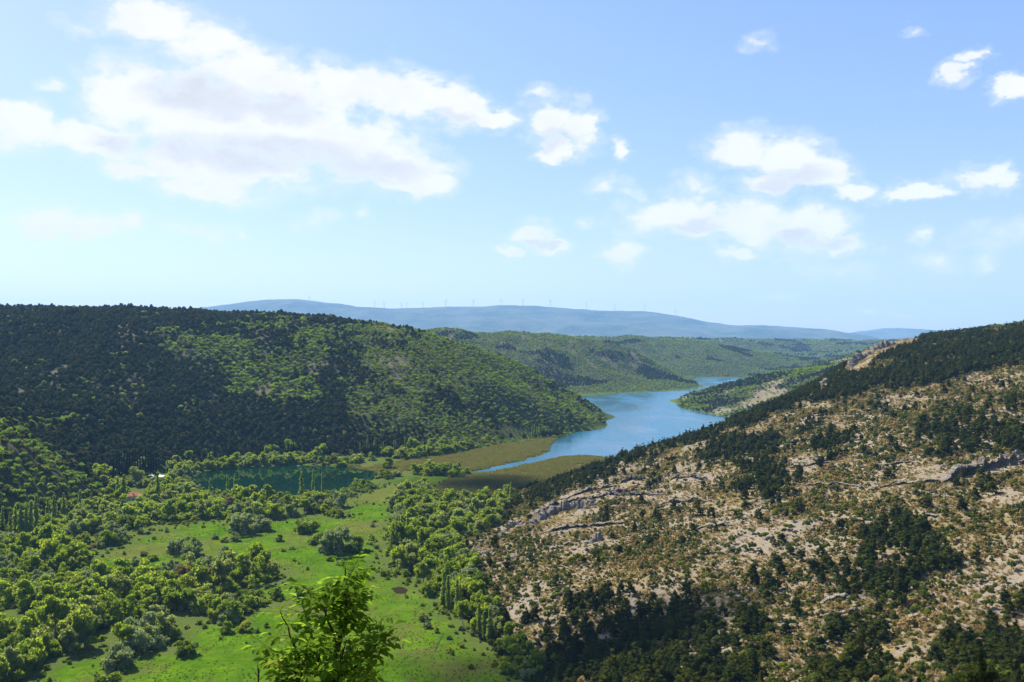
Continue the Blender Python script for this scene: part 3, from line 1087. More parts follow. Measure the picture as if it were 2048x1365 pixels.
def mk_reed(nm, r):
    n = 80
    bx, by = r.uniform(-1.6, 1.6, (2, n))
    L = r.uniform(1.3, 2.3, n)
    a = r.uniform(0, 6.283, n)
    ln = r.uniform(0, 0.25, n)
    b2 = r.uniform(0, 6.283, n)
    wd = 0.13
    V = np.stack([np.stack([bx - np.sin(a) * wd, by + np.cos(a) * wd, np.zeros(n)], -1), np.stack([bx + np.sin(a) * wd, by - np.cos(a) * wd, np.zeros(n)], -1),
                  np.stack([bx + np.cos(b2) * ln, by + np.sin(b2) * ln, L], -1)], 1).reshape(-1, 3)
    p = Proto.__new__(Proto)
    p.height = 2.2
    p.trunk = None
    p.crown = p.whole = mesh_arr(nm, V, [np.arange(n * 3).reshape(-1, 3)], [M_REED], attrs={'tint': np.repeat(r.uniform(0, 1, n), 3)})
    p.ob = bpy.data.objects.new(nm + '_source', p.whole)
    return p


PR = {
    'pine': protos('pine', 6, mk_pine(7, 52, 0.30)),
    'pine_near': protos('near_pine', 3, mk_pine(9, 260, 0.15)),
    'hill_pine': protos('hill_pine', 6, mk_hillpine(26, 0.62)),
    'oak': protos('oak', 6, mk_oak(30, 0.48, M_OAK)),
    'oak_far': protos('far_oak', 4, mk_oak(14, 0.85, M_OAKF, 7)),
    'willow': protos('willow', 6, mk_willow(70, 0.42, M_WILLOW)),
    'grey_willow': protos('grey_willow', 4, mk_willow(70, 0.42, M_GREYW)),
    'tree': protos('valley_tree', 5, mk_tree(70, 0.45, M_WILLOW)),
    'bush': protos('valley_bush', 5, mk_willow(70, 0.40, M_BUSH)),
    'rust': protos('budding_tree', 2, mk_tree(60, 0.42, M_RUST)),
    'poplar': protos('poplar', 5, mk_column(25, 4.2, 26, 42, 0.45, M_POPLAR, 0.55)),
    'cypress': protos('cypress', 3, mk_column(21, 3.6, 18, 34, 0.42, M_CYP, 0.7)),
    'scrub': protos('scrub', 6, mk_scrub(36, 0.22, M_GARR)),
    'green_scrub': protos('green_scrub', 5, mk_oak(48, 0.34, M_SLOPEB, 10)),
    'near_bush': protos('near_bush', 3, mk_oak(330, 0.17, M_NEARB, 16)),
    'tuft': protos('tuft', 4, mk_tuft),
    'reed': protos('reed', 4, mk_reed),
    'meadow_tuft': protos('meadow_tuft', 3, lambda a, b: mk_tuft(a, b, M_MGRASS)),
}
print('protos', round(time.time() - T0, 1))


# ------------------------------------------------------------------ scatter (stuff only)
def scatter_group(name, plist):
    ng = bpy.data.node_groups.new(name, 'GeometryNodeTree')
    ng.interface.new_socket('Geometry', in_out='INPUT', socket_type='NodeSocketGeometry')
    ng.interface.new_socket('Geometry', in_out='OUTPUT', socket_type='NodeSocketGeometry')
    gi = ng.nodes.new('NodeGroupInput')
    go = ng.nodes.new('NodeGroupOutput')
    jn = ng.nodes.new('GeometryNodeJoinGeometry')
    for p in plist:
        oi = ng.nodes.new('GeometryNodeObjectInfo')
        oi.inputs['Object'].default_value = p.ob
        oi.inputs['As Instance'].default_value = True
        ng.links.new(oi.outputs['Geometry'], jn.inputs[0])
    iop = ng.nodes.new('GeometryNodeInstanceOnPoints')

    def attr(nm, ty):
        n = ng.nodes.new('GeometryNodeInputNamedAttribute')
        n.data_type = ty
        n.inputs['Name'].default_value = nm
        return n.outputs['Attribute']
    ng.links.new(gi.outputs[0], iop.inputs['Points'])
    ng.links.new(jn.outputs[0], iop.inputs['Instance'])
    iop.inputs['Pick Instance'].default_value = True
    ng.links.new(attr('pick', 'INT'), iop.inputs['Instance Index'])
    ng.links.new(attr('turn', 'FLOAT_VECTOR'), iop.inputs['Rotation'])
    ng.links.new(attr('size', 'FLOAT_VECTOR'), iop.inputs['Scale'])
    ng.links.new(iop.outputs[0], go.inputs[0])
    return ng


def scatter(name, pos, scale, kind, label, cat, zs=None, rng=RNG):
    n = len(pos)
    if not n:
        return
    me = bpy.data.meshes.new(name)
    me.vertices.add(n)
    me.vertices.foreach_set('co', np.asarray(pos, np.float32).ravel())
    a = me.attributes.new('pick', 'INT', 'POINT')
    a.data.foreach_set('value', rng.integers(0, len(PR[kind]), n).astype(np.int32))
    t = np.zeros((n, 3), np.float32)
    t[:, 2] = rng.uniform(0, 6.283, n)
    me.attributes.new('turn', 'FLOAT_VECTOR', 'POINT').data.foreach_set('vector', t.ravel())
    s = np.repeat(np.asarray(scale, np.float32)[:, None], 3, 1)
    s[:, 2] *= rng.uniform(0.85, 1.2, n) if zs is None else zs
    me.attributes.new('size', 'FLOAT_VECTOR', 'POINT').data.foreach_set('vector', s.ravel())
    me.update()
    o = obj(name, me)
    md = o.modifiers.new('scatter', 'NODES')
    md.node_group = scatter_group(name, PR[kind])
    tag(o, label, cat, kind='stuff')
    return o


ORDW = ['first', 'second', 'third', 'fourth', 'fifth', 'sixth', 'seventh', 'eighth', 'ninth', 'tenth', 'eleventh', 'twelfth', 'thirteenth', 'fourteenth',
        'fifteenth', 'sixteenth', 'seventeenth', 'eighteenth', 'nineteenth', 'twentieth']
ORDW += ['twenty-' + w for w in ORDW[:9]] + ['thirtieth'] + ['thirty-' + w for w in ORDW[:9]]


def where_hill(px, py):
    v = 'low on' if py > 905 else ('low down' if py > 830 else ('halfway up' if py > 740 else ('high on' if py > 660 else 'at the top of')))
    e = [(70, 'at left edge'), (150, 'left of the house'), (225, 'just left of the house'), (300, 'behind the house'), (380, 'by the white building'), (470, 'over the left pond end'), (560, 'over the mid pond'),
         (660, 'over the right pond'), (760, 'past the pond'), (880, 'over the reeds'), (1000, 'before the olive rows'), (1100, 'over the olive rows'), (9999, 'near the lake point')]
    return v + ' left hill', next(t for k, t in e if px < k)


def where_slope(px, py):
    ridge = float(np.interp(px, [850, 1000, 1240, 1440, 1640, 1720, 1840, 2048], [1090, 1025, 910, 845, 765, 705, 670, 650]))
    t = (py - ridge) / (1365 - ridge)
    v = ('ridge line' if t < 0.12 else 'top band' if t < 0.24 else 'upper part' if t < 0.38 else 'middle' if t < 0.52 else 'lower middle' if t < 0.66 else 'lower part' if t < 0.82 else 'bottom band')
    e = [(980, 'at its foot'), (1080, 'left end'), (1180, 'left part'), (1290, 'left centre'), (1400, 'left of centre'), (1520, 'centre'), (1640, 'right of centre'), (1760, 'right centre'), (1880, 'right part'), (1970, 'far right'), (9999, 'right edge')]
    return v, next(t_ for k, t_ in e if px < k)


def where_valley(px, py):
    v = [(945, 'behind the pond'), (1000, 'beside the pond'), (1030, 'before the pond'), (1060, 'beyond the upper meadow'), (1100, 'level with the upper meadow'), (1140, 'below the upper meadow'), (1180, 'in mid valley'),
         (1225, 'in the near valley'), (1280, 'near the bottom'), (9999, 'at the bottom')]
    e = [(60, 'left edge'), (130, 'far left'), (200, 'left'), (270, 'under the house'), (340, 'right of the house'), (420, 'left centre'), (500, 'centre left'), (580, 'centre'), (680, 'left of the stream'), (780, 'at the stream'),
         (860, 'right of the stream'), (9999, 'under the rocky slope')]
    return next(t for k, t in v if py < k), next(t for k, t in e if px < k)


def word_labels(sizes, look, where, px, py):
    """labels in words: size, look, part of the hillside or valley, order from the left among those alike"""
    key = [(sizes[i],) + where(px[i], py[i]) for i in range(len(px))]
    groups = {}
    for i in np.argsort(px):
        groups.setdefault(key[i], []).append(i)
    out = [None] * len(px)
    for k, ids in groups.items():
        for n, i in enumerate(ids):
            if len(ids) == 1:
                o = ''
            elif n == 0:
                o = ', leftmost'
            elif n == len(ids) - 1:
                o = ', rightmost'
            else:
                o = ', %s from left' % ORDW[min(n, 38)]
            out[i] = '%s %s, %s, %s%s' % (k[0], look, k[1], k[2], o)
    return out


def plant(name, proto, loc, sc, rz, label, cat, group=None, parts=True, zs=1.0):
    """one plant: an Empty at its foot with trunk and crown"""
    s = (sc, sc, sc * zs)
    if parts and proto.trunk is not None:
        r = obj(name, None, None, loc, rz, s)
        r.empty_display_size = 0.5
        obj('trunk', proto.trunk, r)
        obj('crown', proto.crown, r)
    else:
        r = obj(name, proto.whole, None, loc, rz, s)
    tag(r, label, cat, group)
    return r


def individuals(name, kind, pos, scale, nmax, look, cat, group, parts=True, where=None):
    """the nmax plants that show largest become things; returns mask of those"""
    pos = np.asarray(pos)
    n = len(pos)
    h = np.mean([p.height for p in PR[kind]])
    px, py = project(pos + np.array([0, 0, 0.5 * h]) * np.asarray(scale)[:, None])
    app = np.asarray(scale) * h / pos[:, 1]
    infr = (px > 2) & (px < 2046) & (py > 560) & (py < 1362)
    vis = np.zeros(n, bool)
    idx = np.where(infr)[0]
    order = idx[np.argsort(-app[idx])][:nmax * 4]
    # seen over the ground and not by its very tip only
    ok = visible(pos[order], np.asarray(scale)[order] * h * 0.6, 0.0)
    order = order[ok][:nmax]
    vis[order] = True
    med = np.median(np.asarray(scale)[order]) if len(order) else 1
    so = np.asarray(scale)[order]
    cuts = np.quantile(so, [0.2, 0.4, 0.6, 0.8]) if len(so) else [0] * 4
    sizes = [['tiny', 'small', 'medium', 'large', 'big'][int(np.searchsorted(cuts, v))] for v in so]
    labs = word_labels(sizes, look, where, px[order], py[order])
    for i, lab in zip(order, labs):
        p = PR[kind][RNG.integers(len(PR[kind]))]
        plant(name, p, pos[i], float(scale[i]), float(RNG.uniform(0, 6.283)), lab, cat, group, parts, float(RNG.uniform(0.8, 1.4) if kind in ('tree', 'willow', 'grey_willow') else RNG.uniform(0.85, 1.2)))
    return vis


def jitter(x0, x1, y0, y1, cell, rng=RNG, jit=0.9):
    xs = np.arange(x0, x1, cell)
    ys = np.arange(y0, y1, cell)
    gx, gy = np.meshgrid(xs, ys)
    gx = gx + rng.uniform(-0.5, 0.5, gx.shape) * cell * jit + (np.arange(len(ys)) % 2)[:, None] * cell * 0.5
    gy = gy + rng.uniform(-0.5, 0.5, gy.shape) * cell * jit
    return gx.ravel(), gy.ravel()


def cull(x, y, top, margin=260):
    """keep what stands in or near the view"""
    px, py = project(np.stack([x, y, ground(x, y)], -1))
    m = (px > -margin) & (px < 2048 + margin) & (py < 1365 + 420)
    x, y = x[m], y[m]
    z = ground(x, y)
    p = np.stack([x, y, z], -1)
    v = visible(p, np.full(len(p), top), 3.0)
    return p[v]


SIGHT = [(248, 290, 975, 1022), (288, 340, 938, 975), (284, 308, 980, 1006)]


def clear_sight(p):
    a, b = project(p)
    m = np.ones(len(p), bool)
    for x0, x1, y0, y1 in SIGHT:
        m &= ~((a > x0) & (a < x1) & (b > y0) & (b < y1))
    return m


# ------------------------------------------------------------------ left hill wood
x, y = jitter(-1500, 420, 560, 2150, 6.8)
m = ((gfield(HB, x, y) > 2.0) | ((y > 1180) & (np.minimum(gfield(sd_r1, x, y), gfield(sd_r2, x, y)) > 4))) & (x < DIVX(y)) & (gfield(sdw, x, y) > 1)
P = cull(x[m], y[m], 10)
px, py = project(P)
nz = fbm(P[:, 0], P[:, 1], 150, 3, 0.55, 21) + 0.6 * fbm(P[:, 0], P[:, 1], 30, 2, 0.5, 22) + RNG.normal(0, 0.22, len(P))
dark = np.where(px > 690, -0.62, -0.40)
DARK = [[(-300, 600), (430, 600), (470, 640), (420, 660), (330, 655), (300, 690), (380, 740), (430, 800), (300, 960), (180, 1000), (-50, 830), (-300, 820)],
        [(300, 830), (430, 770), (560, 800), (640, 790), (690, 830), (760, 845), (830, 860), (875, 880), (870, 905), (620, 925), (420, 940), (250, 990)],
        [(640, 690), (690, 690), (740, 740), (730, 770), (680, 770), (640, 740)],
        [(430, 600), (700, 630), (860, 650), (860, 660), (700, 645), (560, 640), (470, 640)],
        [(390, 680), (450, 690), (480, 730), (440, 770), (400, 760), (350, 720)]]
jx = fbm(P[:, 0], P[:, 1], 70, 3, 0.6, 205) * 40 + RNG.normal(0, 6, len(P))
jy = fbm(P[:, 0], P[:, 1], 70, 3, 0.6, 207) * 30 + RNG.normal(0, 5, len(P))
for pl in DARK:
    dark[inpoly(px + jx, py + jy, pl)] = 0.62
LIGHT = [[(-300, 850), (0, 845), (60, 870), (130, 925), (210, 985), (220, 1010), (0, 1090), (-300, 1100)],
         [(330, 655), (420, 678), (520, 700), (600, 745), (560, 780), (480, 750), (380, 700)],
         [(560, 720), (640, 760), (700, 840), (640, 780), (560, 790)]]
for pl in LIGHT:
    dark[inpoly(px + jx * 0.6, py + jy * 0.6, pl)] = -0.75
pine = (nz + dark) > 0
rocky = gfield(rocky_left, P[:, 0], P[:, 1]) > RNG.uniform(0.2, 1.9, len(P))
olive = inpoly(px, py, [(985, 850), (1060, 855), (1062, 878), (1010, 882)])
keepm = ~rocky & ~olive & clear_sight(P)
sc = RNG.uniform(0.65, 1.15, len(P)) * np.where(pine, 0.95, 0.9 + 0.2 * RNG.uniform(-1, 1, len(P)))
sc = np.where(px > 690, sc * 0.82, sc)
for nm, msk, kind, look, cat, lab in (
        ('hillside_pine', pine & keepm, 'hill_pine', 'dark pine', 'pine tree', 'dark pine wood covering the long hill across the valley'),
        ('hillside_oak', ~pine & keepm, 'oak', 'light green tree', 'tree', 'light green low trees covering the long hill across the valley')):
    p, s = P[msk], sc[msk]
    ind = individuals(nm, kind, p, s, 300, look, cat, 'trees on the long left hill', False, where_hill)
    scatter('forest' if nm == 'hillside_pine' else 'woodland', p[~ind], s[~ind], kind, lab, 'forest')
# olive grove in rows below the hill
k_ = 0
for r_ in range(6):
    for c_ in range(9):
        q = hit(990 + c_ * 8 + r_ * 3, 856 + r_ * 4.2)
        if q is not None:
            plant('olive_tree', PR['grey_willow'][k_ % 4], q, 0.42, k_ * 1.7, 'grey green olive tree, %s in the %s planted row from the hill' % (ORDW[c_], ORDW[r_]), 'olive tree', 'olive grove at the foot of the left hill', parts=False)
            k_ += 1
print('left hill', len(P), round(time.time() - T0, 1))

# ------------------------------------------------------------------ farther hills
x, y = jitter(-1400, 1500, 1900, 4300, 9.0)
x2, y2 = jitter(-1500, 3200, 4300, 6800, 16.0)
x, y = np.concatenate([x, x2]), np.concatenate([y, y2])
m = ~((x < DIVX(y)) & (y < 2150)) & (gfield(sdw, x, y) > 1)
P = cull(x[m], y[m], 8, 120)
bare = (gfield(w_ro, P[:, 0], P[:, 1]) > RNG.uniform(0.1, 1.3, len(P)))
P = P[~bare]
nz = fbm(P[:, 0], P[:, 1], 260, 3, 0.55, 71)
pine = nz > 0.33
sc = RNG.uniform(0.7, 1.15, len(P)) * np.where(P[:, 1] > 4300, 1.7, 1.0)
scatter('woodland', P[~pine], sc[~pine], 'oak_far', 'green low woodland over the farther hills beside the lake', 'woodland')
scatter('forest', P[pine], sc[pine] * 0.8, 'hill_pine', 'darker wood in patches on the farther hills', 'forest')
# near shore side of the right spur and the back of the right ridge
x, y = jitter(150, 1600, 900, 2700, 7.5)
m = (x > DIVX(y)) & (y > 1230) & (gfield(sdw, x, y) > 1.5)
P = cull(x[m], y[m], 8, 120)
bare = (gfield(spur_ro, P[:, 0], P[:, 1]) > RNG.uniform(0.1, 0.8, len(P)))
P = P[~bare]
pine = fbm(P[:, 0], P[:, 1], 130, 3, 0.55, 75) + 0.25 * (P[:, 0] > 640) > 0.12
sc = RNG.uniform(0.5, 0.9, len(P))
scatter('scrubland', P[~pine], sc[~pine], 'oak', 'green scrub on the low spur beyond the pale slope', 'scrub')
scatter('scrubland', P[pine], sc[pine] * 0.8, 'hill_pine', 'dark scrub on the low spur beyond the pale slope', 'scrub')
print('far hills', round(time.time() - T0, 1))

# ------------------------------------------------------------------ right slope
LED = [([(1065, 1030), (1110, 1012), (1170, 998), (1240, 985), (1290, 980)], 3.0, 4, 'upper long limestone step running along the left shoulder of the slope'),
       ([(1120, 1000), (1180, 982), (1235, 972)], 2.4, 3, 'topmost limestone step on the left shoulder below the ridge pines'),
       ([(1090, 1066), (1140, 1056), (1200, 1052), (1250, 1046)], 2.6, 3, 'limestone step just under the arched rock band'),
       ([(1310, 1010), (1370, 1004), (1430, 1006)], 2.0, 3, 'limestone step between the shoulder and the slope centre'),
       ([(905, 1085), (930, 1070), (955, 1055), (985, 1048), (1000, 1052)], 5.0, 5, 'grey limestone outcrop at the lower end of the pale slope, beside the meadow'),
       ([(1000, 1068), (1015, 1055), (1035, 1048), (1050, 1046)], 3.6, 4, 'short curved rock outcrop just uphill of the lowest outcrop'),
       ([(1060, 1052), (1085, 1035), (1120, 1022), (1160, 1014), (1195, 1012)], 6.5, 5, 'long arched limestone band with dark overhang left of the slope centre'),
       ([(1170, 1000), (1215, 990), (1270, 990), (1320, 992)], 2.6, 4, 'low limestone step above the arched rock band'),
       ([(1240, 968), (1265, 960), (1290, 962)], 4.0, 3, 'small dark rounded rock outcrop near the ridge above the reeds'),
       ([(1340, 962), (1380, 955), (1410, 962)], 3.0, 3, 'small rock step on the ridge right of the rounded outcrop'),
       ([(1175, 1088), (1190, 1080), (1208, 1078)], 3.2, 3, 'pale rock knob amid green shrubs below the arched band'),
       ([(1100, 1100), (1130, 1092), (1150, 1090)], 2.0, 3, 'low pale rock strip left of the rock knob'),
       ([(930, 1120), (960, 1108), (985, 1104)], 2.6, 3, 'broken rock strip at the foot of the slope above the marsh pool'),
       ([(1000, 1130), (1020, 1118), (1035, 1112)], 2.2, 3, 'small pale rock between shrubs low on the slope'),
       ([(1380, 1062), (1420, 1052), (1460, 1052)], 1.7, 3, 'thin rock step in the middle of the pale slope'),
       ([(1600, 972), (1660, 970), (1720, 975)], 1.5, 3, 'long thin dark rock step right of the slope centre'),
       ([(1760, 976), (1810, 970), (1860, 965), (1890, 962)], 2.2, 4, 'low rock step leading up to the big cliff band'),
       ([(1880, 966), (1930, 950), (1975, 938), (2010, 932), (2060, 930), (2120, 925)], 6.5, 5, 'tall dark limestone cliff band at the right edge'),
       ([(1820, 1040), (1850, 1035), (1875, 1034)], 1.4, 3, 'short thin rock step below the big cliff band'),
       ([(1640, 1208), (1690, 1200), (1740, 1200)], 1.6, 4, 'pale terraced rock slab low on the slope'),
       ([(1640, 1232), (1690, 1226), (1730, 1224)], 1.2, 4, 'second pale rock slab below the terraced slab'),
       ([(1580, 935), (1640, 928), (1720, 922)], 1.2, 3, 'thin rock step high on the pale slope'),
       ([(1700, 938), (1760, 930), (1830, 926)], 1.2, 3, 'thin rock step left of the upper pines'),
       ([(1695, 738), (1715, 722), (1738, 708)], 9.0, 6, 'pale rock buttress on the ridge skyline, lower part'),
       ([(1735, 710), (1760, 698), (1790, 688)], 8.0, 6, 'pale rock buttress on the ridge skyline, middle part'),
       ([(1788, 688), (1812, 678), (1838, 672)], 5.0, 6, 'pale rock buttress on the ridge skyline, upper part'),
       ([(1640, 772), (1655, 764)], 4.0, 4, 'small pale rock on the ridge below the skyline buttress')]


def near_ledge(px, py, up=2.0, down=15.0):
    m = np.zeros(len(px), bool)
    for pts, h_, d_, lab in LED:
        xs_ = [p[0] for p in pts]
        m |= (px > xs_[0] - 2) & (px < xs_[-1] + 2) & (py > np.interp(px, xs_, [p[1] for p in pts]) - up - h_) & (py < np.interp(px, xs_, [p[1] for p in pts]) + down * min(1.0, h_ / 4))
    return m


x, y = jitter(-140, 1100, 60, 1320, 2.9)
m = ((gfield(HB, x, y) > 1.0) | ((y > 760) & (x > 60) & (gfield(HB, x, y) > -9) & (gfield(sd_r2, x, y) > 2))) & (x > DIVX(y)) & ~((x < 60) & (y < 40)) & (gfield(sdw, x, y) > 3)
P = cull(x[m], y[m], 6, 160)
px, py = project(P)
PINES = [([(1690, 730), (1780, 690), (1850, 672), (2400, 640), (2400, 735), (2048, 730), (1960, 745), (1880, 768), (1790, 775), (1700, 790), (1600, 815), (1500, 845), (1440, 860), (1440, 840), (1560, 790), (1640, 755)], 0.62),
         ([(1000, 1018), (1200, 922), (1330, 878), (1440, 838), (1460, 868), (1340, 905), (1230, 945), (1110, 1000), (1010, 1040)], 0.34),
         ([(1470, 865), (1545, 880), (1565, 1000), (1510, 1005), (1440, 950), (1400, 905)], 0.45),
         ([(1630, 860), (1690, 870), (1690, 915), (1620, 910)], 0.5),
         ([(1840, 860), (1900, 830), (2060, 800), (2060, 905), (1990, 925), (1880, 905)], 0.32),
         ([(1700, 1135), (1735, 1070), (1800, 1035), (1880, 1070), (1900, 1130), (1830, 1165), (1730, 1190)], 0.55),
         ([(1640, 1150), (1700, 1150), (1710, 1180), (1640, 1180)], 0.45),
         ([(880, 1215), (1000, 1240), (1150, 1215), (1300, 1185), (1390, 1215), (1500, 1225), (1550, 1300), (1510, 1420), (1000, 1420), (900, 1260)], 0.55),
         ([(1640, 1265), (1700, 1245), (1780, 1260), (1760, 1420), (1620, 1420)], 0.5),
         ([(1480, 1215), (1530, 1215), (1530, 1330), (1470, 1330)], 0.4),
         ([(1900, 1300), (1960, 1235), (2060, 1200), (2300, 1200), (2300, 1420), (1900, 1420)], 0.35)]
GREEN = [[(830, 1105), (930, 1050), (1010, 1012), (1040, 1070), (1120, 1110), (1170, 1160), (1100, 1215), (930, 1230), (860, 1170)],
         [(1080, 1060), (1220, 1090), (1200, 1110), (1080, 1100)], [(1000, 1290), (1160, 1300), (1180, 1420), (1000, 1420)]]
pp = np.full(len(P), 0.026)
jx = fbm(P[:, 0], P[:, 1], 34, 3, 0.6, 201) * 38 + RNG.normal(0, 7, len(P))
jy = fbm(P[:, 0], P[:, 1], 34, 3, 0.6, 203) * 26 + RNG.normal(0, 5, len(P))
for n_, (pl, v) in enumerate(PINES):
    k_ = 0.35 if n_ < 2 else 1.0
    pp[inpoly(px + jx * k_, py + jy * k_, pl)] = v
gp = np.clip(0.13 + 0.25 * fbm(P[:, 0], P[:, 1], 70, 3, 0.55, 97), 0.03, 0.4)
for pl in GREEN:
    gp[inpoly(px + jx, py + jy, pl)] = 0.5
gp = np.where(pp > 0.3, np.maximum(gp, 0.10), gp)
patch = fbm(P[:, 0], P[:, 1], 60, 3, 0.55, 91)
pp = pp * (1 + 1.3 * np.clip(patch, -0.7, 0.8))
sd_toe = sstep(1, 14, gfield(HB, P[:, 0], P[:, 1]))
gp = np.maximum(gp, 0.55 * (1 - sd_toe))
u = RNG.uniform(0, 1, len(P))
NL = near_ledge(px, py) & (RNG.uniform(0, 1, len(P)) < 0.85)
pp = pp * 0.70
is_pine = u < pp
is_green = (~is_pine) & (u < pp + gp * 0.55)
sp_ = np.clip(0.80 + 1.2 * fbm(P[:, 0], P[:, 1], 55, 4, 0.62, 95), 0.06, 0.97)
CRAG = NL | inpoly(px, py, [(1685, 745), (1700, 715), (1740, 700), (1790, 680), (1840, 668), (1840, 684), (1790, 700), (1745, 722), (1715, 750)])
is_pine &= ~CRAG
is_green &= ~CRAG
is_scrub = (~is_pine) & (~is_green) & (~CRAG) & (RNG.uniform(0, 1, len(P)) < sp_)
near = P[:, 1] < 215
s_p = RNG.uniform(0.45, 1.0, len(P)) * np.where(P[:, 1] > 850, 0.8, 1.0)
s_g = RNG.uniform(0.28, 0.65, len(P))
s_s = RNG.uniform(0.40, 1.0, len(P)) * (1 + 0.7 * (RNG.uniform(0, 1, len(P)) < 0.15)) * np.clip(1.05 + 0.7 * fbm(P[:, 0], P[:, 1], 55, 3, 0.6, 95), 0.6, 1.4)
for nm, msk, kind, s, look, cat, stuff, lab, grp, parts in (
        ('pine_tree', is_pine & ~near, 'pine', s_p, 'dark pine on the rocky slope', 'pine tree', 'forest', 'dark pines scattered over the pale rocky slope', 'pines on the pale rocky slope', True),
        ('shrub', is_green & ~near, 'green_scrub', s_g, 'leafy green shrub on the rocky slope', 'shrub', 'shrubbery', 'leafy green shrubs over the pale rocky slope', 'green shrubs on the pale rocky slope', True),
        ('scrub_mound', is_scrub & ~near, 'scrub', s_s, 'olive brown mound on the rocky slope', 'scrub', 'scrubland', 'olive brown scrub mounds over the pale rocky slope', 'scrub mounds on the pale rocky slope', False),
        ('pine_tree', is_pine & near, 'pine_near', s_p, 'pine just below the viewpoint', 'pine tree', 'forest', 'pines below the viewpoint', 'pines below the viewpoint', True),
        ('leafy_bush', (is_green | is_scrub) & near & (RNG.uniform(0, 1, len(P)) < 0.35), 'near_bush', s_g * 1.1, 'leafy bush just below the viewpoint', 'bush', 'shrubbery', 'leafy bushes below the viewpoint', 'bushes below the viewpoint', True)):
    p, s = P[msk], s[msk]
    ind = individuals(nm, kind, p, s, 300, look, cat, grp, parts, where_slope)
    scatter(stuff, p[~ind], s[~ind], kind, lab, 'forest' if 'pine' in nm else 'scrub')
x, y = jitter(-60, 1000, 230, 1150, 2.1)
m = (gfield(w_ro, x, y) > 0.5)
dn = fbm(x, y, 30, 3, 0.6, 105)
m &= RNG.uniform(0, 1, len(x)) < np.clip(0.55 + 1.4 * dn, 0.06, 0.95)
P = cull(x[m], y[m], 1, 120)
scatter('dry_grass', P, RNG.uniform(0.6, 1.6, len(P)), 'tuft', 'tan tufts of dry grass between the stones of the slope', 'grass')
print('right slope', round(time.time() - T0, 1))

# ------------------------------------------------------------------ limestone ledges
def ledge(pts, h, depth, label, seed, name='rock_ledge', lean=0.25):
    """a broken band of limestone following points on the slope: jagged face, rough top running back into the hill"""
    r = np.random.default_rng(seed)
    W = [hit(*p) for p in pts]
    W = [w for w in W if w is not None]
    if len(W) < 2:
        return
    W = np.array([tuple(w) for w in W])
    seg = np.concatenate([[0], np.cumsum(np.linalg.norm(np.diff(W, axis=0), axis=1))])
    L = seg[-1]
    n = max(12, int(L / 0.45))
    s = np.linspace(0, L, n)
    X = np.interp(s, seg, W[:, 0])
    Y = np.interp(s, seg, W[:, 1])
    tx, ty = np.gradient(X), np.gradient(Y)
    tl = np.hypot(tx, ty) + 1e-9
    nx_, ny_ = ty / tl, -tx / tl                       # horizontal normal; flip so it faces downhill
    dz = ground(X + nx_ * 5, Y + ny_ * 5) - ground(X - nx_ * 5, Y - ny_ * 5)
    flip = np.where(np.sum(dz) > 0, -1.0, 1.0)
    nx_, ny_ = nx_ * flip, ny_ * flip
    env = np.clip(np.minimum(s, L - s) / (0.22 * L), 0, 1) ** 0.6
    hh = h * env * (0.75 + 0.6 * fbm(s * 1.0, s * 0 + seed, 9, 3, 0.6, seed)) + 0.15
    wob = fbm(s, s * 0 + 3.3, 7, 4, 0.6, seed + 2) * 1.6 + fbm(s, s * 0 + 9, 2.4, 2, 0.6, seed + 4) * 0.5
    def blocks(lo, hi, amp):
        cuts = np.cumsum(r.uniform(lo, hi, int(L / lo) + 4))
        return r.uniform(-amp, amp, len(cuts) + 1)[np.searchsorted(cuts, s)]
    hh = hh * (1 + blocks(1.2, 4.0, 0.35)) + blocks(0.8, 2.2, 0.15)
    wob = wob + blocks(1.0, 3.5, 0.75)
    shift = [blocks(0.9, 3.0, 0.38) for _ in range(12)]
    prof = [(0.2, -1.6), (-0.5, 0.0), (-0.25, 0.18), (-0.75, 0.26), (-0.2, 0.48), (-0.65, 0.56), (0.35, 0.70), (0.75, 0.84), (0.45, 0.97), (0.0, 1.04), (-0.35 * depth, 1.08), (-0.7 * depth, 1.0), (-depth, 0.55), (-depth * 1.3, -0.4)]
    V = []
    for k, (o_, zf) in enumerate(prof):
        jit = r.normal(0, 0.07, n) + (shift[k] if k < 10 else 0)
        off = o_ + wob * (1.0 if zf < 1.05 else 0.5) + jit
        xx, yy = X + nx_ * off, Y + ny_ * off
        zb = ground(X, Y)
        V.append(np.stack([xx, yy, zb + zf * hh + r.normal(0, 0.06, n) * min(1, h / 3)], -1))
    V = np.concatenate(V)
    Fc = []
    for k in range(len(prof) - 1):
        a = k * n + np.arange(n - 1)
        Fc.append(np.stack([a, a + 1, a + n + 1, a + n], -1))
    o = obj(name, mesh_arr(name, V, [np.concatenate(Fc)], [M_ROCK]))
    tag(o, label, 'rock', 'limestone ledges on the pale slope')
    return o


for i, (pts, h_, d_, lab) in enumerate(LED):
    ledge(pts, h_, d_, lab, 400 + i)

def mk_stone(nm, r):
    v = ICO_V * (1 + r.normal(0, 0.16, (len(ICO_V), 1))) * np.array([1.0, r.uniform(0.6, 0.9), r.uniform(0.5, 0.8)])
    p = Proto.__new__(Proto)
    p.height = 0.6
    p.trunk = None
    p.crown = p.whole = mesh_arr(nm, v, [ICO_F], [M_ROCK])
    p.ob = bpy.data.objects.new(nm + '_source', p.whole)
    return p


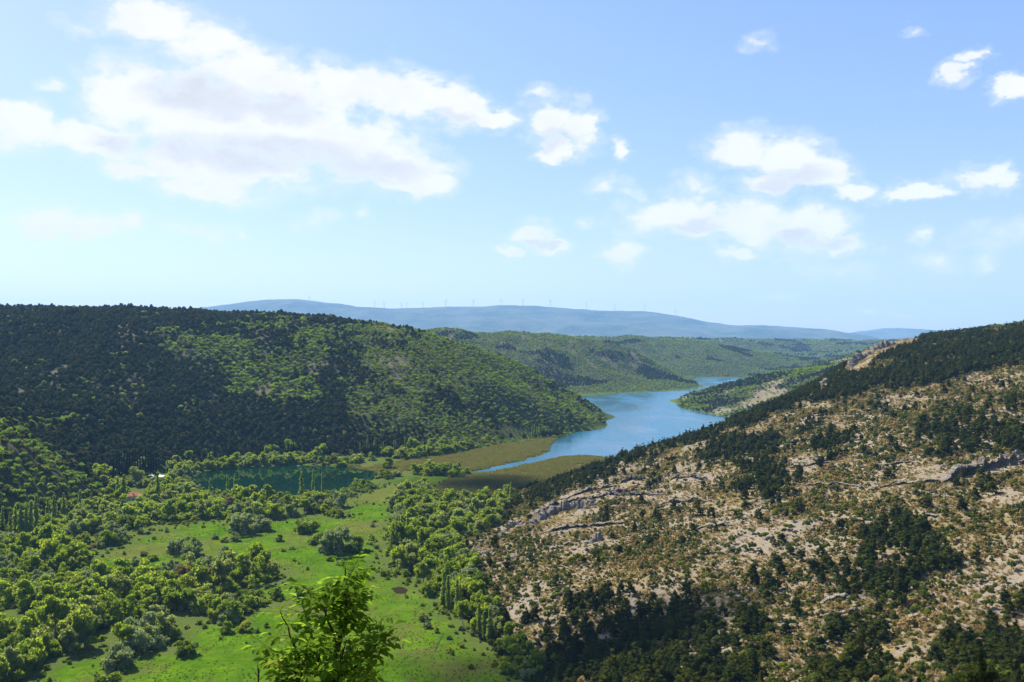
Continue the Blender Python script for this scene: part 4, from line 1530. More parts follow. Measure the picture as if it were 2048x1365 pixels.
PR['stone'] = protos('stone', 5, mk_stone)
rp = []
for pts, h_, d_, lab in LED[:-4]:
    for _ in range(int(10 + 7 * h_)):
        k = RNG.uniform(0, len(pts) - 1)
        i = min(int(k), len(pts) - 2)
        q = hit(pts[i][0] + (pts[i + 1][0] - pts[i][0]) * (k - i) + RNG.normal(0, 3), pts[i][1] + (pts[i + 1][1] - pts[i][1]) * (k - i) + 3 + abs(RNG.normal(0, 8)))
        if q is not None:
            rp.append(tuple(q))
x, y = jitter(-20, 900, 260, 1050, 6.0)
m = (gfield(w_ro, x, y) > 0.7) & (RNG.uniform(0, 1, len(x)) < np.clip(0.15 + 1.2 * fbm(x, y, 60, 3, 0.6, 175), 0.0, 0.8))
rp = np.concatenate([np.array(rp), cull(x[m], y[m], 1, 60)])
scatter('rubble', rp, 0.25 + 0.75 * RNG.uniform(0, 1, len(rp)) ** 3, 'stone', 'fallen limestone blocks scattered below the ledges of the slope', 'stones')

# ------------------------------------------------------------------ valley floor
# single bushes on the open meadow: photo x, y of the foot, width in photo pixels
SINGLE = [(340, 1137, 36, 'grey_willow', 'round grey green bush alone on the upper meadow'),
          (384, 1113, 62, 'grey_willow', 'broad grey green willow clump on the upper meadow'),
          (357, 1108, 34, 'grey_willow', 'grey green bush joined to the broad clump on the upper meadow'),
          (272, 1130, 26, 'grey_willow', 'grey green bush at the upper meadow edge, leftmost there'),
          (287, 1112, 18, 'bush', 'small dark bush behind the leftmost meadow bush'),
          (306, 1121, 24, 'willow', 'small pale bush between two meadow bushes on the left'),
          (415, 1134, 25, 'grey_willow', 'small pale bush right of the round meadow bush'),
          (455, 1125, 48, 'grey_willow', 'grey willow at the left of the mid meadow cluster'),
          (483, 1131, 36, 'grey_willow', 'pale willow in front of the mid meadow cluster'),
          (512, 1118, 40, 'bush', 'dark bush at the right of the mid meadow cluster'),
          (463, 1136, 18, 'bush', 'small dark bush at the foot of the mid meadow cluster'),
          (431, 1078, 16, 'grey_willow', 'slim grey bush at the far edge of the upper meadow'),
          (449, 1084, 20, 'bush', 'dark round bush at the far edge of the upper meadow'),
          (470, 1082, 28, 'grey_willow', 'grey bush beside the dark round one on the upper meadow'),
          (490, 1068, 46, 'grey_willow', 'large grey willow closing the upper meadow'),
          (525, 1060, 44, 'grey_willow', 'grey willow right of the large one closing the upper meadow'),
          (615, 1065, 56, 'bush', 'large rounded bush on the far meadow'),
          (635, 1088, 40, 'bush', 'low dark bush in front of the large rounded one'),
          (560, 1083, 20, 'bush', 'small bush in the rusty grass of the far meadow'),
          (566, 1103, 13, 'bush', 'tiny dark bush on the meadow'),
          (585, 1099, 14, 'grey_willow', 'tiny pale bush on the meadow'),
          (518, 1092, 9, 'bush', 'tiny bush near the far meadow edge'),
          (680, 1108, 58, 'grey_willow', 'large grey willow standing alone by the stream'),
          (715, 1104, 46, 'bush', 'dark bush leaning on the large grey willow by the stream'),
          (742, 1080, 26, 'willow', 'pale bush behind the large grey willow by the stream'),
          (745, 1054, 14, 'grey_willow', 'small pale bush beyond the large grey willow by the stream'),
          (755, 1098, 10, 'grey_willow', 'slim pale bush right of the large grey willow'),
          (660, 1122, 18, 'bush', 'low dark bush in front of the large grey willow'),
          (683, 1130, 22, 'grey_willow', 'pale bush in front of the large grey willow'),
          (605, 1196, 46, 'bush', 'low dome of dark bush alone on the near meadow'),
          (550, 1197, 40, 'bush', 'low green bush at the tip of the scrub, near meadow'),
          (508, 1199, 46, 'bush', 'green bush next to the tip of the scrub, near meadow'),
          (491, 1262, 36, 'bush', 'round dark bush alone at the near scrub edge'),
          (455, 1266, 32, 'bush', 'green bush beside the round dark one at the scrub edge'),
          (371, 1309, 52, 'bush', 'dark dome shaped bush on the near meadow edge'),
          (240, 1332, 66, 'grey_willow', 'silvery willow bush standing in front of the near scrub'),
          (215, 1372, 62, 'bush', 'dark bush at the bottom edge of the photo, near meadow'),
          (855, 1256, 24, 'grey_willow', 'round pale bush on the meadow below the rocky slope'),
          (847, 1240, 26, 'willow', 'pale green bush just behind the round one below the rocky slope'),
          (441, 1278, 10, 'bush', 'tiny dark bush on the near meadow'),
          (492, 1287, 8, 'bush', 'tiny shrub right of the tiny dark bush'),
          (713, 925, 34, 'willow', 'round yellow green bush at the right end of the pond'),
          (742, 921, 28, 'willow', 'green bush behind the reeds near the pond'),
          (778, 938, 32, 'bush', 'dark bush on the reed edge right of the pond'),
          (345, 965, 30, 'willow', 'pale round tree at the left shore of the pond'),
          (372, 968, 28, 'grey_willow', 'grey round tree at the left shore of the pond')]
KN = {'grey_willow': 'grey_willow_bush', 'bush': 'valley_bush', 'willow': 'willow_bush', 'tree': 'valley_tree', 'rust': 'budding_tree'}
taken = []
for i, (bx, by, wpx, kind, lab) in enumerate(SINGLE):
    q = hit(bx, by, 60.0)
    if q is None:
        continue
    pr = PR[kind][i % len(PR[kind])]
    wid = wpx / F * q.y
    s = wid / (pr.crown.vertices and max(v.co.x for v in pr.crown.vertices) * 2)
    plant(KN[kind], pr, q + Vector((0, 0, -0.1)), s, 0.0, lab, 'bush', 'bushes on the meadow')
    taken.append((q.x, q.y, wid * 0.5))
# scrub and trees of the wet valley
x, y = jitter(-620, 260, 350, 1190, 6.9)
hb = gfield(HB, x, y)
m = (hb < 6) & (gfield(sdw, x, y) > 4) & (gfield(sd_m, x, y) + fbm(x, y, 35, 3, 0.5, 14) * 8 > 8.5) & (np.minimum(gfield(sd_r1, x, y), gfield(sd_r2, x, y)) > 3)
yy_ = y
open_ = fbm(x, y, 55, 3, 0.5, 120)
m &= ~((open_ > 0.52))
# keep the strip between the pond and upper reeds open grass
m &= ~inpoly(*project(np.stack([x, y, np.zeros(len(x))], -1)), [(640, 915), (760, 915), (830, 925), (830, 955), (760, 955), (745, 940)])
P = cull(x[m], y[m], 9, 260)
P = P[clear_sight(P) & (project(P)[0] < 1120)]
for (tx_, ty_, tr_) in taken:
    P = P[np.hypot(P[:, 0] - tx_, P[:, 1] - ty_) > tr_ + 2.5]
px, py = project(P)
edge = gfield(sd_m, P[:, 0], P[:, 1])
u = RNG.uniform(0, 1, len(P))
tn = fbm(P[:, 0], P[:, 1], 60, 3, 0.5, 130)
is_tree = (u < 0.34 + 0.3 * tn) & (edge > 8)
is_grey = (~is_tree) & (RNG.uniform(0, 1, len(P)) < 0.14 + 0.5 * np.clip(fbm(P[:, 0], P[:, 1], 45, 2, 0.5, 140), 0, 1))
is_bush = (~is_tree) & (~is_grey) & ((RNG.uniform(0, 1, len(P)) < 0.33) | (edge < 7))
is_rust = (RNG.uniform(0, 1, len(P)) < 0.006)
is_will = ~(is_tree | is_grey | is_bush)
is_tree &= ~is_rust; is_grey &= ~is_rust; is_bush &= ~is_rust; is_will &= ~is_rust
s_all = (0.5 + 1.15 * RNG.uniform(0, 1, len(P)) ** 1.5) * np.where(edge < 10, 0.8, 1.0)
shore = (px > 390) & (px < 770) & (py > 975) & (py < 1006)
s_all = np.where(shore, np.minimum(s_all, 0.55), s_all)
for nm, msk, kind, look, cat in (('valley_tree', is_tree, 'tree', 'fresh green tree', 'tree'),
                                 ('grey_willow_bush', is_grey, 'grey_willow', 'grey green willow', 'willow'),
                                 ('valley_bush', is_bush, 'bush', 'dark green bush', 'bush'),
                                 ('willow_bush', is_will, 'willow', 'bright green willow', 'willow'),
                                 ('budding_tree', is_rust, 'rust', 'rusty brown budding tree', 'tree')):
    p, s = P[msk], s_all[msk] * (0.85 if kind in ('tree', 'rust') else 1.0)
    ind = individuals(nm, kind, p, s, 300, look, cat, 'valley scrub trees and bushes', True, where_valley)
    scatter('shrubbery', p[~ind], s[~ind], kind, 'green scrub filling the wet valley floor, ' + look + 's', 'scrub')
print('valley', len(P), round(time.time() - T0, 1))

# reeds
x, y = jitter(-420, 180, 760, 1330, 2.7)
sdr = np.minimum(gfield(sd_r1, x, y), gfield(sd_r2, x, y))
m = (sdr + fbm(x, y, 30, 4, 0.6, 150) * 7 < 1.0) & (gfield(HB, x, y) < 4) & (np.abs(fbm(x * 0.5, y, 60, 3, 0.5, 155)) > 0.03) & (gfield(sdw, x, y) > -6)
for poly_id, nm_lab in ((1, 'tan green reeds on the flat strip between hill and creek'), (2, 'brown reeds on the flat between creek and rocky slope')):
    mm = m & ((gfield(sd_r1, x, y) < gfield(sd_r2, x, y)) == (poly_id == 1))
    p = np.stack([x[mm], y[mm], np.maximum(ground(x[mm], y[mm]), -0.1) - 0.1], -1)
    scatter('reed_bed', p, np.clip(1.0 + 0.5 * fbm(p[:, 0], p[:, 1], 45, 3, 0.5, 157) + RNG.uniform(-0.2, 0.2, len(p)), 0.5, 1.6), 'reed', nm_lab, 'reeds')

# rough grass and low growth on the meadow
x, y = jitter(-460, 60, 360, 800, 2.2)
m = (gfield(w_me, x, y) > 0.4) & (gfield(sdw, x, y) > 2) & (RNG.uniform(0, 1, len(x)) < np.clip(0.35 + 1.1 * fbm(x, y, 26, 4, 0.6, 160), 0.03, 0.95))
P = cull(x[m], y[m], 1, 60)
scatter('meadow_grass', P, RNG.uniform(0.35, 0.95, len(P)) * 0.8, 'meadow_tuft', 'rough green grass tufts over the open meadow', 'grass')
x, y = jitter(-470, 100, 360, 900, 5.0)
e_ = gfield(sd_m, x, y) + fbm(x, y, 35, 3, 0.5, 14) * 8
m = (gfield(HB, x, y) < 6) & (gfield(sdw, x, y) > 3) & (e_ > -14) & (e_ < 12) & (RNG.uniform(0, 1, len(x)) < np.where(e_ > 0, 0.5, 0.10)) & (np.minimum(gfield(sd_r1, x, y), gfield(sd_r2, x, y)) > 3)
P = cull(x[m], y[m], 2, 60)
scatter('undergrowth', P, RNG.uniform(0.10, 0.34, len(P)), 'bush', 'low undergrowth along the edges of the valley scrub', 'undergrowth')

# poplars: x, foot y, top y in the photo
POP = [(5, 1062, 1012), (20, 1075, 1025), (31, 1076, 1010), (42, 1079, 1008), (52, 1079, 1012), (62, 1077, 1000), (72, 1073, 990), (95, 1052, 996), (108, 1049, 990),
       (127, 1036, 985), (160, 1031, 979), (183, 1031, 985), (235, 1006, 955), (247, 1010, 949), (315, 1006, 944), (420, 986, 956), (455, 983, 950), (470, 988, 947),
       (603, 996, 944), (626, 988, 940), (645, 992, 944), (720, 908, 886), (735, 906, 871), (750, 906, 875), (767, 906, 884), (788, 907, 880), (810, 908, 874), (816, 908, 880),
       (828, 905, 877), (845, 905, 885), (1064, 878, 852), (1069, 878, 849), (1074, 877, 853), (1079, 877, 848), (1085, 876, 850), (1091, 875, 854), (1098, 873, 853), (1052, 880, 858),
       (1022, 1006, 964), (792, 1092, 1040), (803, 1086, 1030), (815, 1080, 1026), (782, 1112, 1066), (888, 1214, 1142), (896, 1222, 1150), (914, 1232, 1158), (920, 1226, 1168), (958, 1278, 1205),
       (980, 1288, 1216), (968, 1282, 1222)]
FAR_POP = [(1135, 789, 775), (1150, 789, 777), (1166, 788, 774), (1175, 788, 776), (1186, 788, 773), (1192, 788, 775), (1205, 787, 775), (1218, 787, 776), (1232, 787, 775), (1246, 786, 777),
           (1300, 783, 774), (1380, 777, 764), (1388, 776, 761), (1393, 775, 763)]


def pop_label(px, py):
    if px < 200:
        return 'tall pale green poplar in the row left of the red roofed house'
    if px < 330:
        return 'tall poplar standing near the red roofed house'
    if px < 660:
        return 'slim poplar on the near shore of the dark pond'
    if px < 850:
        return 'slim poplar behind the pond at the foot of the hill' if py < 1000 else 'slim poplar by the stream below the rocky slope'
    if px < 1030 and py > 1100:
        return 'dusky poplar at the foot of the rocky slope'
    if px < 1030:
        return 'lone poplar behind the rocky slope edge, in front of the reeds'
    return 'small poplar at the far lake shore' if py < 800 else 'poplar in the row by the reeds and lake'


ALLP = POP + FAR_POP
POPL = [pop_label(a_, b_) for a_, b_, c_ in ALLP]
for L_ in set(POPL):
    ids = sorted([i for i in range(len(ALLP)) if POPL[i] == L_], key=lambda i: ALLP[i][0])
    if len(ids) > 1:
        for n_, i in enumerate(ids):
            POPL[i] = L_ + (', leftmost' if n_ == 0 else (', rightmost' if n_ == len(ids) - 1 else ', %s from left' % ORDW[n_]))
for i, (bx, by, ty) in enumerate(POP + FAR_POP):
    q = hit(bx, by, 60.0)
    pr = PR['poplar'][i % 5]
    s = (by - ty) / F * q.y / pr.height
    lab = POPL[i]
    r = plant('poplar', pr, q, s * 1.3, i * 1.3, lab, 'poplar', 'poplars', parts=by > 800, zs=1 / 1.3)
    if bx in (645, 626, 792, 782):
        r.scale = (s * 0.95, s * 0.95, s)
# cypresses and dark spires at the foot of the hill
k_ = 0
rr_ = np.random.default_rng(77)
spots = [(x_, 965 + (x_ - 230) * -0.05 + rr_.uniform(-8, 6), rr_.uniform(48, 66)) for x_ in np.linspace(228, 312, 17)]
spots += [(x_, float(np.interp(x_, [330, 430, 600, 870], [948, 930, 915, 902])) + rr_.uniform(-8, 2), rr_.uniform(22, 38)) for x_ in np.linspace(335, 870, 52)]
TENS = ['', 'twenty-', 'thirty-', 'forty-', 'fifty-']


def cyp_label(k):
    if k < 17:
        return 'dark narrow cypress in the clump behind the houses, %s from left' % ORDW[k]
    k -= 17
    return 'dark narrow cypress along the hill foot %s, %s from left' % (('behind the left pond half', 'behind the right pond half', 'behind the reed strip')[min(2, k // 18)], ORDW[k % 18])


for (bx, by, hp) in spots:
    q = hit(bx, by, 60.0)
    if q is None:
        continue
    pr = PR['cypress'][k_ % 3]
    s = hp / F * q.y / pr.height
    plant('cypress', pr, q, s * 0.9, k_ * 0.9, cyp_label(k_), 'cypress', 'cypresses at the foot of the hill', parts=False, zs=1.1)
    k_ += 1
print('poplars', round(time.time() - T0, 1))


# ------------------------------------------------------------------ buildings by the pond
M_WALL = plain('plaster', (0.62, 0.58, 0.50), 0.85, 0.10, 0.8)
M_STONEW = plain('stone_wall', (0.30, 0.27, 0.22), 0.9, 0.25, 1.5)
M_TILE = plain('clay_tiles', (0.34, 0.12, 0.06), 0.85, 0.30, 1.4)
M_WHITE = plain('white_sheet', (0.72, 0.74, 0.75), 0.5, 0.06, 0.7)
M_GLASS = plain('window_glass', (0.02, 0.025, 0.03), 0.15, 0.1, 1.0, 0.5)
M_WOOD = plain('brown_wood', (0.12, 0.07, 0.04), 0.8, 0.25, 2.0)
M_METAL = plain('pale_metal', (0.70, 0.72, 0.74), 0.4, 0.04, 1.0, 0.4)


def box_mesh(name, x0, x1, y0, y1, z0, z1, mat):
    V = [(x0, y0, z0), (x1, y0, z0), (x1, y1, z0), (x0, y1, z0), (x0, y0, z1), (x1, y0, z1), (x1, y1, z1), (x0, y1, z1)]
    return mesh_arr(name, V, [np.array([(0, 3, 2, 1), (4, 5, 6, 7), (0, 1, 5, 4), (1, 2, 6, 5), (2, 3, 7, 6), (3, 0, 4, 7)])], [mat])


def house(name, loc, rz, w, d, h, rh, label, roofmat, wallmat, hip=True, flat=False):
    r = obj(name, None, None, loc, rz)
    tag(r, label, 'house')
    obj('wall', box_mesh('wall', -w / 2, w / 2, -d / 2, d / 2, -1.5, h, wallmat), r)
    e = 0.5
    if flat:
        V = [(-w / 2 - e, -d / 2 - e, h), (w / 2 + e, -d / 2 - e, h), (w / 2 + e, d / 2 + e, h + rh), (-w / 2 - e, d / 2 + e, h + rh)]
        V += [(a, b, c + 0.25) for a, b, c in V]
        rf = mesh_arr('roof', V, [np.array([(0, 3, 2, 1), (4, 5, 6, 7), (0, 1, 5, 4), (1, 2, 6, 5), (2, 3, 7, 6), (3, 0, 4, 7)])], [roofmat])
        ro = obj('roof', rf, r)
    else:
        k = d / 2 if hip else -0.0
        a, b = w / 2 + e, d / 2 + e
        V = [(-a, -b, h), (a, -b, h), (a, b, h), (-a, b, h), (-a + k, 0, h + rh), (a - k, 0, h + rh), (-a, -b, h - 0.2), (a, -b, h - 0.2), (a, b, h - 0.2), (-a, b, h - 0.2)]
        q = np.array([(0, 1, 5, 4), (2, 3, 4, 5), (6, 7, 1, 0), (7, 8, 2, 1), (8, 9, 3, 2), (9, 6, 0, 3), (6, 9, 8, 7)])
        t = np.array([(1, 2, 5), (3, 0, 4)])
        ro = obj('roof', mesh_arr('roof', V, [t, q], [roofmat]), r)
        obj('chimney', box_mesh('chimney', -0.9, -0.2, -d * 0.25, -d * 0.25 + 0.7, h + 0.3, h + rh + 0.7, wallmat), ro)
    for i, fx in enumerate((-0.3, 0.3)):
        wn = obj('window', box_mesh('window', fx * w - 0.55, fx * w + 0.55, -d / 2 - 0.05, -d / 2 + 0.04, h * 0.35, h * 0.75, M_GLASS), r)
        obj('frame', box_mesh('frame', fx * w - 0.65, fx * w + 0.65, -d / 2 - 0.09, -d / 2 + 0.02, h * 0.30, h * 0.345, M_WOOD), wn)
    obj('door', box_mesh('door', -0.5, 0.5, -d / 2 - 0.06, -d / 2 + 0.03, 0, 2.1, M_WOOD), r)
    return r


def gpoint(px, py):
    q = hit(px, py, 60.0)
    return q


q = gpoint(268, 999)
house('house', q, 0.25, 11.5, 8.0, 3.6, 3.2, 'small house with orange red tiled hip roof among trees left of the pond', M_TILE, M_WALL)
q = gpoint(318, 962)
house('lakeside_house', q, -0.5, 10.0, 7.0, 4.2, 1.0, 'white building with pale sheet roof at the left end of the pond', M_WHITE, M_WALL, flat=True)
q = gpoint(303, 957)
house('shed', q, 0.1, 5.5, 4.0, 2.8, 0.5, 'small shed with white flat roof beside the white building', M_WHITE, M_STONEW, flat=True)
q = gpoint(297, 993)
house('shed', q, -0.6, 5.0, 4.0, 2.3, 1.3, 'small shed with faded reddish roof right of the red roofed house', M_TILE, M_STONEW, hip=False)


def boat(loc, rz, L, label):
    n = 11
    V, Fc = [], []
    for i in range(n):
        t = i / (n - 1)
        wv = 0.16 * L * (math.sin(math.pi * (0.12 + 0.88 * t) ** 0.8)) ** 0.7 + 0.02
        xx = (t - 0.5) * L
        sh = 0.10 * L * (abs(t - 0.4) ** 2)
        V += [(xx, -wv, 0.55 + sh), (xx, -wv * 0.7, 0.0), (xx, 0, -0.15), (xx, wv * 0.7, 0.0), (xx, wv, 0.55 + sh), (xx, wv * 0.85, 0.5 + sh), (xx, wv * 0.6, 0.12), (xx, -wv * 0.6, 0.12), (xx, -wv * 0.85, 0.5 + sh)]
    for i in range(n - 1):
        for k in range(9):
            k2 = (k + 1) % 9
            Fc.append((i * 9 + k, (i + 1) * 9 + k, (i + 1) * 9 + k2, i * 9 + k2))
    r = obj('rowing_boat', None, None, loc, rz)
    tag(r, label, 'boat', 'white boats at the pond')
    obj('hull', mesh_arr('hull', V, [np.array(Fc)], [M_WHITE]), r)
    for t in (-0.18, 0.1):
        obj('thwart', box_mesh('thwart', t * L - 0.15, t * L + 0.15, -0.13 * L, 0.13 * L, 0.34, 0.40, M_WOOD), r)


p_ = fl(390, 949.5)
boat((p_[0], p_[1], 0.05), 0.4, 6.0, 'white boat on the left shore of the pond')
p_ = fl(394, 947.5)
boat((p_[0], p_[1], 0.05), 0.1, 5.0, 'small white boat behind the other on the left pond shore')
p_ = fl(597, 932.8)
boat((p_[0], p_[1], 0.05), 0.2, 4.0, 'small white boat moored on the far shore of the pond')


# ------------------------------------------------------------------ wind turbines on the far crest
def turbine(px, hpx, label, rot):
    x_, y_, z_ = crest_a(px)
    H = hpx / F * y_ * 0.72
    r = obj('wind_turbine', None, None, (x_, y_ + 30, z_ - 25))
    tag(r, label, 'wind turbine', 'wind turbines on the far mountain')
    v, q_ = tube([(0, 0, 0), (0, 0, (H + 25) * 0.5), (0, 0, H + 25)], [4.4, 3.9, 2.8], 10)
    obj('tower', mesh_arr('tower', v, [np.array(q_)], [M_METAL], smooth=True), r)
    obj('nacelle', box_mesh('nacelle', -2.2, 2.2, -5, 7, H + 24, H + 28.5, M_METAL), r)
    R = H * 0.55
    for k in range(3):
        a = rot + k * 2.0944
        d = Vector((math.sin(a), 0, math.cos(a)))
        s = Vector((math.cos(a), 0, -math.sin(a)))
        c = Vector((0, -6.2, H + 26))
        V = []
        for t, w in ((0.02, 1.8), (0.2, 2.9), (0.6, 2.1), (1.0, 0.7)):
            for sg, dy in ((-1, 0), (0, -0.5), (1, 0), (0, 0.5)):
                V.append(tuple(c + d * R * t + s * w * sg + Vector((0, dy, 0))))
        Q = [(i * 4 + j, i * 4 + (j + 1) % 4, (i + 1) * 4 + (j + 1) % 4, (i + 1) * 4 + j) for i in range(3) for j in range(4)]
        obj('blade', mesh_arr('blade', V, [np.array(Q)], [M_METAL]), r)


TURB = [(618, 10), (749, 14), (768, 14), (803, 13), (813, 12), (846, 12), (891, 15), (947, 15), (1002, 14), (1046, 14), (1101, 16), (1173, 16), (1230, 14), (1290, 16), (1351, 13)]
ORD = ['leftmost', 'second', 'third', 'fourth', 'fifth', 'sixth', 'seventh', 'eighth', 'ninth', 'tenth', 'eleventh', 'twelfth', 'thirteenth', 'fourteenth', 'rightmost']
for i, (tx_, th_) in enumerate(TURB):
    turbine(tx_, th_, 'tiny white wind turbine on the far mountain crest, %s%s of fifteen' % (ORD[i], '' if i in (0, 14) else ' from left'), i * 0.77)


# ------------------------------------------------------------------ young ash in front of the viewpoint
def leaf_mesh(name, L, W, mat, seed):
    """pointed leaflet folded along its midrib and drooping to the tip"""
    r = np.random.default_rng(seed)
    ts = [0, 0.15, 0.4, 0.65, 0.85, 1.0]
    ws = [0.02, 0.55, 1.0, 0.85, 0.45, 0.0]
    V = []
    for t, w in zip(ts, ws):
        z = -0.16 * L * t * t + r.normal(0, 0.008) * L
        up = 0.16 * W * w
        V += [(t * L, -W / 2 * w, z + up), (t * L, 0, z), (t * L, W / 2 * w, z + up)]
    Q = []
    for i in range(len(ts) - 1):
        a = i * 3
        Q += [(a, a + 3, a + 4, a + 1), (a + 1, a + 4, a + 5, a + 2)]
    return mesh_arr(name, V, [np.array(Q)], [mat], smooth=True, attrs={'tint': np.full(len(V), r.uniform(0, 1))})


def sapling():
    r = random.Random(5)
    Yd = 7.2

    def W(px, py, dy=0.0):
        return Vector(at(px - 12, py, Yd + dy))
    bx, by = at(668, 1365, Yd)[0], Yd + 0.1
    root = Vector((bx + 0.05, by, float(ground(bx, by)[0]) - 0.1))
    e = obj('ash_sapling', None, None, root)
    tag(e, 'young leafy green tree rising from the bottom edge in front of the meadow', 'tree')
    inv = -root

    def curve(name, pts, r0, r1, parent, mat=M_TWIG, n=14):
        P = [Vector(p) for p in pts]
        out = []
        for i in range(n):
            t = i / (n - 1) * (len(P) - 1)
            k = min(int(t), len(P) - 2)
            f = t - k
            p0, p1, p2, p3 = P[max(k - 1, 0)], P[k], P[k + 1], P[min(k + 2, len(P) - 1)]
            q = 0.5 * ((2 * p1) + (p2 - p0) * f + (2 * p0 - 5 * p1 + 4 * p2 - p3) * f * f + (3 * p1 - p0 - 3 * p2 + p3) * f ** 3)
            out.append(q + Vector((r.gauss(0, 1), r.gauss(0, 1), r.gauss(0, 1))) * 0.004)
        v, q_ = tube([p + inv for p in out], [r0 + (r1 - r0) * i / (n - 1) for i in range(n)], 7)
        o = obj(name, mesh_arr(name, v, [np.array(q_)], [mat], smooth=True), parent)
        return o, out
    trunk, tp = curve('trunk', [root, root + Vector((0.03, 0, 1.2)), W(664, 1420), W(672, 1360), W(692, 1270), W(696, 1196), W(702, 1134)], 0.055, 0.004, e, n=26)
    specs = [[(665, 1410, 0), (610, 1310, -.25), (573, 1222, -.35)], [(668, 1395, 0), (640, 1290, .2), (616, 1205, .3)], [(670, 1380, 0), (722, 1305, .15), (778, 1240, .3)],
             [(671, 1370, 0), (735, 1325, -.2), (768, 1285, -.35)], [(690, 1300, 0), (664, 1230, -.2), (648, 1186, -.3)], [(691, 1270, 0), (716, 1222, .2), (720, 1180, .25)],
             [(664, 1420, 0), (580, 1350, .1), (548, 1300, .2)], [(666, 1430, 0), (735, 1375, .3), (772, 1340, .4)], [(664, 1430, 0), (606, 1372, -.4), (570, 1335, -.5)],
             [(668, 1400, 0), (690, 1330, -.4), (705, 1280, -.5)], [(667, 1410, 0), (655, 1330, .45), (640, 1270, .6)], [(693, 1250, 0), (706, 1205, -.15), (688, 1160, -.2)],
             [(664, 1440, 0), (720, 1400, -.45), (742, 1360, -.6)], [(662, 1440, 0), (630, 1390, -.45), (612, 1340, -.6)]]
    twigs = [tp]
    for s in specs:
        o, pts = curve('branch', [W(*p) for p in s], 0.016, 0.003, e)
        twigs.append(pts)
        # side twigs
        for k in range(2):
            i = r.randint(5, 10)
            d = Vector((r.uniform(-1, 1), r.uniform(-1, 1), r.uniform(0.2, 1))).normalized() * r.uniform(0.16, 0.30)
            o2, p2 = curve('twig', [pts[i], pts[i] + d * 0.5, pts[i] + d + Vector((0, 0, 0.03))], 0.006, 0.002, o, n=8)
            twigs.append(p2)
    green = [leaf_mesh('leaf', 0.092, 0.044, M_LEAF, i) for i in range(5)]
    young = [leaf_mesh('leaf', 0.07, 0.026, M_SHOOT, 20 + i) for i in range(2)]
    mats = []
    SV, SQ = [], []
    for ti, pts in enumerate(twigs):
        n = len(pts)
        lo = int(n * (0.62 if ti == 0 else 0.22))
        for i in range(lo, n):
            tip = i >= n - 2
            for rep in range(2 if n > 10 else 1):
                if r.random() < 0.08:
                    continue
                a = r.uniform(0, 6.283)
                out = Vector((math.cos(a), math.sin(a), r.uniform(-0.15, 0.6 if not tip else 1.5))).normalized()
                base = pts[i] + Vector((r.gauss(0, .01), r.gauss(0, .01), r.gauss(0, .01)))
                Lr = r.uniform(0.10, 0.19) * (0.7 if tip else 1)
                nl = r.choice((3, 5, 5, 7))
                side = out.cross(Vector((0, 0, 1))).normalized()
                sv, sq = tube([base + inv, base + inv + out * Lr * 0.5 + Vector((0, 0, -0.006)), base + inv + out * Lr], [0.0022, 0.0016, 0.001], 4, len(SV))
                SV += sv
                SQ += sq
                for j in range(nl):
                    if j == nl - 1:
                        d, b = out + Vector((0, 0, -0.35)), base + out * Lr
                    else:
                        sg = 1 if j % 2 else -1
                        b = base + out * Lr * (0.35 + 0.65 * (j // 2) / max(1, nl // 2)) + Vector((0, 0, -0.02))
                        d = out * 0.55 + side * sg + Vector((0, 0, r.uniform(-0.55, 0.1)))
                    d.normalize()
                    up = (Vector((0, 0, 1)) + Vector((r.gauss(0, .35), r.gauss(0, .35), 0))).normalized()
                    yv = up.cross(d).normalized()
                    zv = d.cross(yv)
                    s = r.uniform(0.75, 1.2)
                    mt = Matrix((d * s, yv * s, zv * s)).transposed().to_4x4()
                    mt.translation = b + inv
                    mats.append((mt, tip and r.random() < 0.6, b.y))
    # the leaves nearest the viewer are single leaves, the rest one mass
    idx = sorted(range(len(mats)), key=lambda i: mats[i][2])
    single = set(idx[:300])
    VV, QQ, off, tt = [], [], 0, []
    for i, (mt, yng, _) in enumerate(mats):
        me = r.choice(young if yng else green)
        if i in single:
            o = obj('leaf', me, e)
            o.matrix_local = mt
        else:
            co = np.empty(len(me.vertices) * 3)
            me.vertices.foreach_get('co', co)
            R = np.array(mt)
            c = co.reshape(-1, 3) @ R[:3, :3].T + R[:3, 3]
            VV.append(c)
            QQ.append(np.array([p.vertices[:] for p in me.polygons]) + off)
            off += len(c)
            tt.append(np.full(len(c), r.random()))
    o = obj('foliage', mesh_arr('foliage', np.concatenate(VV), [np.concatenate(QQ)], [M_LEAF], smooth=True, attrs={'tint': np.concatenate(tt)}), e)
    o['kind'] = 'stuff'
    o = obj('leaf_stalks', mesh_arr('leaf_stalks', SV, [np.array(SQ)], [M_LEAF], attrs={'tint': np.full(len(SV), 0.5)}), e)
    o['kind'] = 'stuff'
    print('leaves', len(mats))
    # bare twig beside it
    q0 = Vector(at(516, 1420, 6.4))
    g0 = Vector((q0.x, q0.y, float(ground(q0.x, q0.y)[0]) - 0.1))
    e2 = obj('bare_shoot', None, None, g0)
    tag(e2, 'thin bare twig left of the young leafy tree at the bottom edge', 'twig')
    inv = -g0
    o, pts = curve('stem', [g0, g0 + Vector((0.02, 0, 1.0)), Vector(at(518, 1400, 6.4)), Vector(at(517, 1352, 6.4)), Vector(at(514, 1328, 6.4))], 0.012, 0.002, e2, n=20)
    for pa, pb in (((518, 1356), (508, 1346)), ((517, 1348), (522, 1338)), ((518, 1362), (528, 1352))):
        curve('twig', [Vector(at(*pa, 6.4)), Vector(at(*pb, 6.4))], 0.004, 0.0015, e2, n=4)


sapling()


